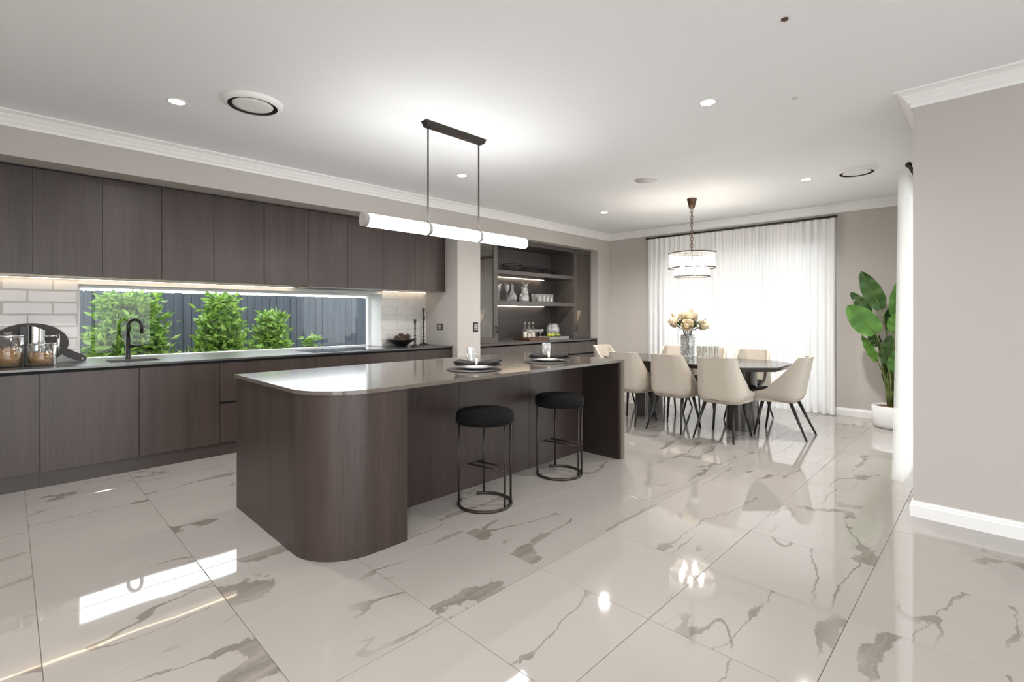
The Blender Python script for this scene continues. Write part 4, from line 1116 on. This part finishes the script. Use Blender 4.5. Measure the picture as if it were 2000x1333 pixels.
# vase and flowers
VX, VY, VZ = 6.02, 2.80, .7405
vs_ = thing('crystal_vase', 'heavy cut crystal vase of flowers on the dining table', 'vase', (VX, VY, VZ))
MB().lathe([(.062, 0), (.07, .01), (.066, .03), (.072, .14), (.082, .29), (.078, .295), (.067, .14), (.058, .035), (0, .03)], (0, 0, 0), 40, flute=.05, nfl=10).build('glass_body', M_VASE, vs_, local=True)
mb = MB()
rnd = random.Random(5)
for j in range(7):
    for k in range(10):
        a = 2*PI*(k+.5*(j % 2))/10; z = .03 + j*.037; rr = .072 + .012*z/.29
        mb.ball((rr*math.cos(a), rr*math.sin(a), z), .0125, 6, 4, (.5, 1, 1.4))
o = mb.build('cut_facets', M_VASE, vs_, local=True); o['kind'] = 'stuff'
bq = thing('flower_bouquet', 'cream magnolia and rose bouquet standing in the crystal vase', 'flowers', (VX, VY, VZ + .035))
# view-facing axes of the bouquet: r = to the right along the table, d = towards the island
rv = Vector((.70, -.71, 0)); dv = Vector((-.71, -.70, 0)); uz = Vector((0, 0, 1))
def petal(mb, c, d, up, ln, wd, cup):
    s_ = d.cross(up).normalized()
    def fn(u, v):
        w_ = wd*math.sin(PI*min(1, (.12 + .88*v))**.8)*(u*2-1)
        return c + d*(ln*v) + s_*w_ + up*(cup*ln*(v*v*.6 + (u*2-1)**2*.35*v))
    mb.grid(fn, 4, 5)
def rose(c, ax, rr, mat):
    ax = ax.normalized(); e1 = ax.orthogonal().normalized(); e2 = ax.cross(e1)
    mb = MB()
    for ring, (n_, op, sc) in enumerate(((4, .18, .6), (5, .45, .8), (6, .8, 1.0))):
        for k in range(n_):
            a = 2*PI*(k + ring*.4)/n_
            out = e1*math.cos(a) + e2*math.sin(a)
            d = (ax*(1 - op*.55) + out*op).normalized(); up = (ax*op - out*(1 - op*.4)).normalized()
            petal(mb, c + out*rr*.15, d, up, rr*1.05*sc + rr*.2, rr*.62*sc + rr*.12, .35)
    mb.ball(c + ax*rr*.45, rr*.42, 10, 8)
    o = mb.build('bloom', mat, bq, local=True)
def tulipish(c, ax, rr, mat):
    ax = ax.normalized(); e1 = ax.orthogonal().normalized(); e2 = ax.cross(e1); mb = MB()
    for ring in (0, 1):
        for k in range(5):
            a = 2*PI*(k + ring*.5)/5; out = e1*math.cos(a) + e2*math.sin(a)
            petal(mb, c, (ax*1.0 + out*(.35 + .25*ring)).normalized(), (-out*.8 + ax*.3).normalized(), rr*1.9, rr*.62, .25)
    mb.ball(c + ax*rr*.5, rr*.45, 8, 6); mb.build('bloom', mat, bq, local=True)
def bl(r_, z, d=0.0): return rv*r_ + uz*(z - .035) + dv*d
rose(bl(-.055, .405, .10), dv + uz*.25 - rv*.1, .085, M_CREAM)
tulipish(bl(-.16, .40, .05), -rv*.8 + uz*.7 + dv*.3, .07, M_BLUSH)
rose(bl(.02, .50, .03), uz + dv*.6, .075, M_CREAM)
tulipish(bl(.065, .47, .05), uz + dv*.4 + rv*.1, .055, M_BLUSH)
rose(bl(-.02, .49, -.08), uz - dv*.3, .075, M_CREAM)
tulipish(bl(-.165, .515, -.02), uz - rv*.5, .03, M_CREAM)
tulipish(bl(.055, .56, -.02), uz, .035, M_BLUSH)
tulipish(bl(.13, .38, .06), rv + uz*.35 + dv*.3, .062, M_CREAM)
rose(bl(.11, .43, .09), dv + rv*.6 + uz*.5, .042, M_CREAM)
rose(bl(.06, .42, -.12), uz - dv, .07, M_CREAM)
tulipish(bl(.19, .44, .0), rv + uz*.8, .03, M_BLUSH)
rose(bl(-.10, .44, -.10), uz - dv - rv, .065, M_CREAM)
rnd = random.Random(11)
for i in range(38):
    a = rnd.uniform(0, 2*PI); el = rnd.uniform(-.35, 1.0)
    out = (rv*math.cos(a) + dv*math.sin(a)); d = (out + uz*el).normalized(); up = (uz - out*.4).normalized()
    mb = MB(); c = bl(0, .37) + out*rnd.uniform(.04, .12) + uz*rnd.uniform(-.03, .07)
    petal(mb, c, d, up, rnd.uniform(.08, .135), rnd.uniform(.022, .034), rnd.uniform(-.25, .3))
    mb.build('leaf', M_FLEAF if rnd.random() < .68 else M_FLEAFB, bq, local=True)
mb = MB()
for i in range(12):
    a = 2*PI*i/12
    mb.tube([(.03*math.cos(a+2), .03*math.sin(a+2), .0), (.02*math.cos(a+1), .02*math.sin(a+1), .15), (.045*math.cos(a), .045*math.sin(a), .28), (.06*math.cos(a), .06*math.sin(a), .36)], .004, 6)
mb.build('stems', M_FLEAF, bq, local=True)
for lb, x, y in (('clear tall glass on the table, leftmost of the four by the vase', 6.17, 2.72), ('clear tall glass on the table, second of the four by the vase', 6.20, 2.66), ('clear tall glass on the table, third of the four by the vase', 6.24, 2.60), ('clear tall glass on the table, rightmost of the four by the vase', 6.26, 2.535)):
    glassware('drinking_glass', lb, 'glass', x, y, .7405, [(.026, 0), (.027, .006), (.030, .15), (.028, .15), (.0245, .01), (0, .008)], 'drinking glasses on the dining table', M_GLASS)

# chandelier
CX, CY = 5.845, 2.665
cd = thing('drum_chandelier', 'two-tier glass rod chandelier hanging above the dining table', 'chandelier', (CX, CY, 1.745))
MB().lathe([(0, -.002), (.058, -.002), (.056, -.012), (.032, -.115), (.0, -.118)], (CX, CY, CZ), 28).build('ceiling_cup', M_BROWNMETAL, cd)
z = CZ - .118; k = 0
while z > 2.085:
    rot = k % 2
    pts = []
    for q in range(14):
        a = 2*PI*q/14; lx = .014*math.cos(a); lz = .028*math.sin(a)
        pts.append((CX + (lx if rot else 0), CY + (0 if rot else lx), z - .026 + lz))
    MB().tube(pts, .0045, 6, closed=True).build('chain_link', M_BROWNMETAL, cd)
    z -= .043; k += 1
def ring(rr, z, w_=.006):
    mb = MB(); mb.lathe([(rr, -w_), (rr+.007, -w_), (rr+.007, w_), (rr, w_), (rr, -w_)], (CX, CY, z), 56, caps=False); return mb.build('metal_ring', M_BRONZE, cd)
RA, RB = .268, .205
ring(RA, 2.035); ring(RA, 1.855); ring(RB, 1.75)
for z_, rr in ((2.035, RA), (1.855, RA)):
    mb = MB()
    for q in range(4):
        a = PI*q/4; mb.tube([(CX-rr*math.cos(a), CY-rr*math.sin(a), z_), (CX+rr*math.cos(a), CY+rr*math.sin(a), z_)], .003, 6)
    mb.build('spokes', M_BRONZE, cd)
MB().tube([(CX, CY, 2.09), (CX, CY, 1.80)], .008, 8).build('centre_rod', M_BRONZE, cd)
E_ROD = thin_glass('frosted_glass_rod', tint=(.98, .97, .95), lo=.1, hi=.6, rough=.12, milk=.10)
for rr, z0, z1, n_ in ((RA - .012, 1.862, 2.03, 76), (RB - .008, 1.757, 1.85, 58)):
    mb = MB()
    for q in range(n_):
        a = 2*PI*q/n_; x = CX + rr*math.cos(a); y = CY + rr*math.sin(a)
        mb.tube([(x, y, z0), (x, y, z1)], .0072, 6)
    o = mb.build('glass_rods', E_ROD, cd); o['kind'] = 'stuff'
for q in range(6):
    a = 2*PI*q/6 + .3
    MB().ball((CX+.13*math.cos(a), CY+.13*math.sin(a), 1.90), .021, 12, 8, (1, 1, 1.7)).build('bulb', E_BULB, cd)
for q in range(3):
    a = 2*PI*q/3
    MB().ball((CX+.08*math.cos(a), CY+.08*math.sin(a), 1.80), .02, 12, 8, (1, 1, 1.5)).build('bulb', E_BULB, cd)

# ================================================================== CURTAINS, PLANT
def curtain_y(label, ya, yb, xc, z0, z1, folds, amp, seed, mat):
    rnd = random.Random(seed); ph = [rnd.uniform(-.6, .6) for _ in range(folds+2)]; am = [rnd.uniform(.6, 1.2) for _ in range(folds+2)]
    def fn(u, v):
        q = u*folds; i = int(q); f = q - i
        p_ = ph[i]*(1-f) + ph[i+1]*f; A = (am[i]*(1-f) + am[i+1]*f)*amp
        A *= (.55 + .45*(1-v))
        return (xc + A*math.sin(2*PI*q + p_), ya + (yb-ya)*u + .25*A*math.sin(4*PI*q + p_), z0 + (z1-z0)*v)
    mb = MB().grid(fn, folds*12, 16)
    return tag(mb.build('sheer_curtain', mat), label, 'curtain', 'white sheer curtains')
curtain_y('white sheer curtain panel behind the flowers, left half of the window', 4.10, 3.02, 7.385, .012, 2.522, 13, .050, 1, M_SHEER)
curtain_y('white sheer curtain panel on the right half of the dining window', 3.04, 1.485, 7.395, .012, 2.522, 17, .052, 2, M_SHEER)
rd = thing('curtain_rod', 'long black curtain rod above the dining window', 'curtain rod', (7.39, 2.8, 2.53))
MB().tube([(7.39, 1.49, 2.543), (7.39, 4.115, 2.543)], .013, 10).build('rod', M_BRONZE, rd)
for y in (1.475, 4.13): MB().tube([(7.39, y - .014, 2.543), (7.39, y + .014, 2.543)], .019, 12).build('finial', M_BRONZE, rd)
for y in (1.58, 2.8, 4.03): MB().tube([(7.39, y, 2.543), (7.498, y, 2.543)], .008, 8).build('bracket', M_BRONZE, rd)
# curtain on the side wall (runs along X)
def fn(u, v):
    q = u*16
    A = .045*(.75 + .25*(1-v))
    return (4.74 + 1.95*u + .2*A*math.sin(4*PI*q), .515 + .028*(1-v)**1.5 + A*math.sin(2*PI*q - 1.2), .012 + 2.36*v)
tag(MB().grid(fn, 200, 14).build('side_curtain', M_SHEER2), 'white curtain edge standing beside the right-hand wall corner', 'curtain', 'white sheer curtains')
r2 = thing('curtain_rod', 'black curtain rod end peeking past the right-hand wall corner', 'curtain rod', (5.7, .515, 2.39))
MB().tube([(4.72, .475, 2.40), (6.72, .475, 2.40)], .013, 10).build('rod', M_BRONZE, r2)
for x in (4.70, 6.74): MB().ball((x, .475, 2.40), .022, 12, 8).build('finial', M_BRONZE, r2)
for x in (4.85, 6.6): MB().tube([(x, .475, 2.40), (x, YR + .002, 2.40)], .008, 8).build('bracket', M_BRONZE, r2)

pl = thing('potted_plant', 'tall bird of paradise plant in a white pot by the far wall', 'plant', (7.07, .85, 0))
MB().lathe([(0, .0), (.165, .0), (.185, .012), (.2, .05), (.205, .245), (.2, .252), (.19, .25), (.186, .22), (0, .22)], (0, 0, 0), 48).build('pot', M_POT, pl, local=True)
MB().lathe([(0, .221), (.184, .221), (.184, .232), (.1, .24), (0, .242)], (0, 0, 0), 32).build('soil', M_SOIL, pl, local=True)
def bigleaf(base, tip, wd, mat, bend=.05, face=(-.8, -.25, .3), lx=0.0, fold=.12):
    bx, by, bz = base; tx, ty, tz = tip
    O = Vector((7.07, .85, 0))
    B = Vector(base) - O; T = Vector(tip) - O
    root = Vector((random.uniform(-.05, .05), random.uniform(-.05, .05), .235))
    ctl = Vector((root.x*.6 + B.x*.4, root.y*.7 + B.y*.3, B.z*.62))
    pts = []
    for k in range(9):
        s_ = k/8; pts.append(root*(1-s_)**2 + ctl*2*s_*(1-s_) + B*s_*s_)
    st = MB().tube(pts, [.014 - .008*k/8 for k in range(9)], 8).build('stem', M_PSTEM, pl, local=True)
    d = T - B; ln = d.length; d.normalize()
    nrm = Vector(face); nrm -= d*nrm.dot(d); nrm.normalize(); s_ = d.cross(nrm)
    def fn(u, v):
        w_ = wd*(math.sin(PI*(.04 + .96*v)**.78))**.62*(u*2-1)
        return B + d*(ln*v) + s_*w_ + nrm*(-bend*ln*(v*v) + fold*abs(u*2-1)*wd + .008*math.sin(v*23)*abs(u*2-1))
    MB().grid(fn, 8, 16).build('leaf', mat, pl, local=True)
    MB().tube([B + d*(ln*k/6) + nrm*(-bend*ln*(k/6)**2 + .003) for k in range(7)], [.0055 - .004*k/6 for k in range(7)], 6).build('midrib', M_PSTEM, pl, local=True)
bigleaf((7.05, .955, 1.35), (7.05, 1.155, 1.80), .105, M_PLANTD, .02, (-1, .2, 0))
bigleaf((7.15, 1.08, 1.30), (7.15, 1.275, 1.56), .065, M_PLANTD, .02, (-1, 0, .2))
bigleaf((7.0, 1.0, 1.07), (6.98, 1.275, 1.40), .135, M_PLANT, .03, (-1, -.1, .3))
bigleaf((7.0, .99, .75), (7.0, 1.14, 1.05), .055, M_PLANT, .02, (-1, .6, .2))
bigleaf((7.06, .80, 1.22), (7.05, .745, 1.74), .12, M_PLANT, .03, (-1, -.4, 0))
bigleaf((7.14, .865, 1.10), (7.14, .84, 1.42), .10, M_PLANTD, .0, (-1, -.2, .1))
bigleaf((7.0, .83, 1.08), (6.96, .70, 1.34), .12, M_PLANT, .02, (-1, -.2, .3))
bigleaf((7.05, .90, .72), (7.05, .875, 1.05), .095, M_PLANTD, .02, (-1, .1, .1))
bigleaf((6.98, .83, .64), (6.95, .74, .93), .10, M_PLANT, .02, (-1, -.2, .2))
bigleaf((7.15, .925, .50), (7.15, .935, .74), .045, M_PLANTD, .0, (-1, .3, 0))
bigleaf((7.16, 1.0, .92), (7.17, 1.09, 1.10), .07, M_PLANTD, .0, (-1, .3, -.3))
bigleaf((7.12, .70, 1.0), (7.12, .58, 1.45), .11, M_PLANT, .03, (-1, -.3, .1))
mb = MB()
for q in range(9):
    a = 2*PI*q/9; mb.tube([(.045*math.cos(a), .045*math.sin(a), .235), (.05*math.cos(a), .05*math.sin(a), .4), (.06*math.cos(a), .06*math.sin(a), .62)], [.014, .012, .005], 7)
mb.build('young_shoots', M_PSTEM, pl, local=True)
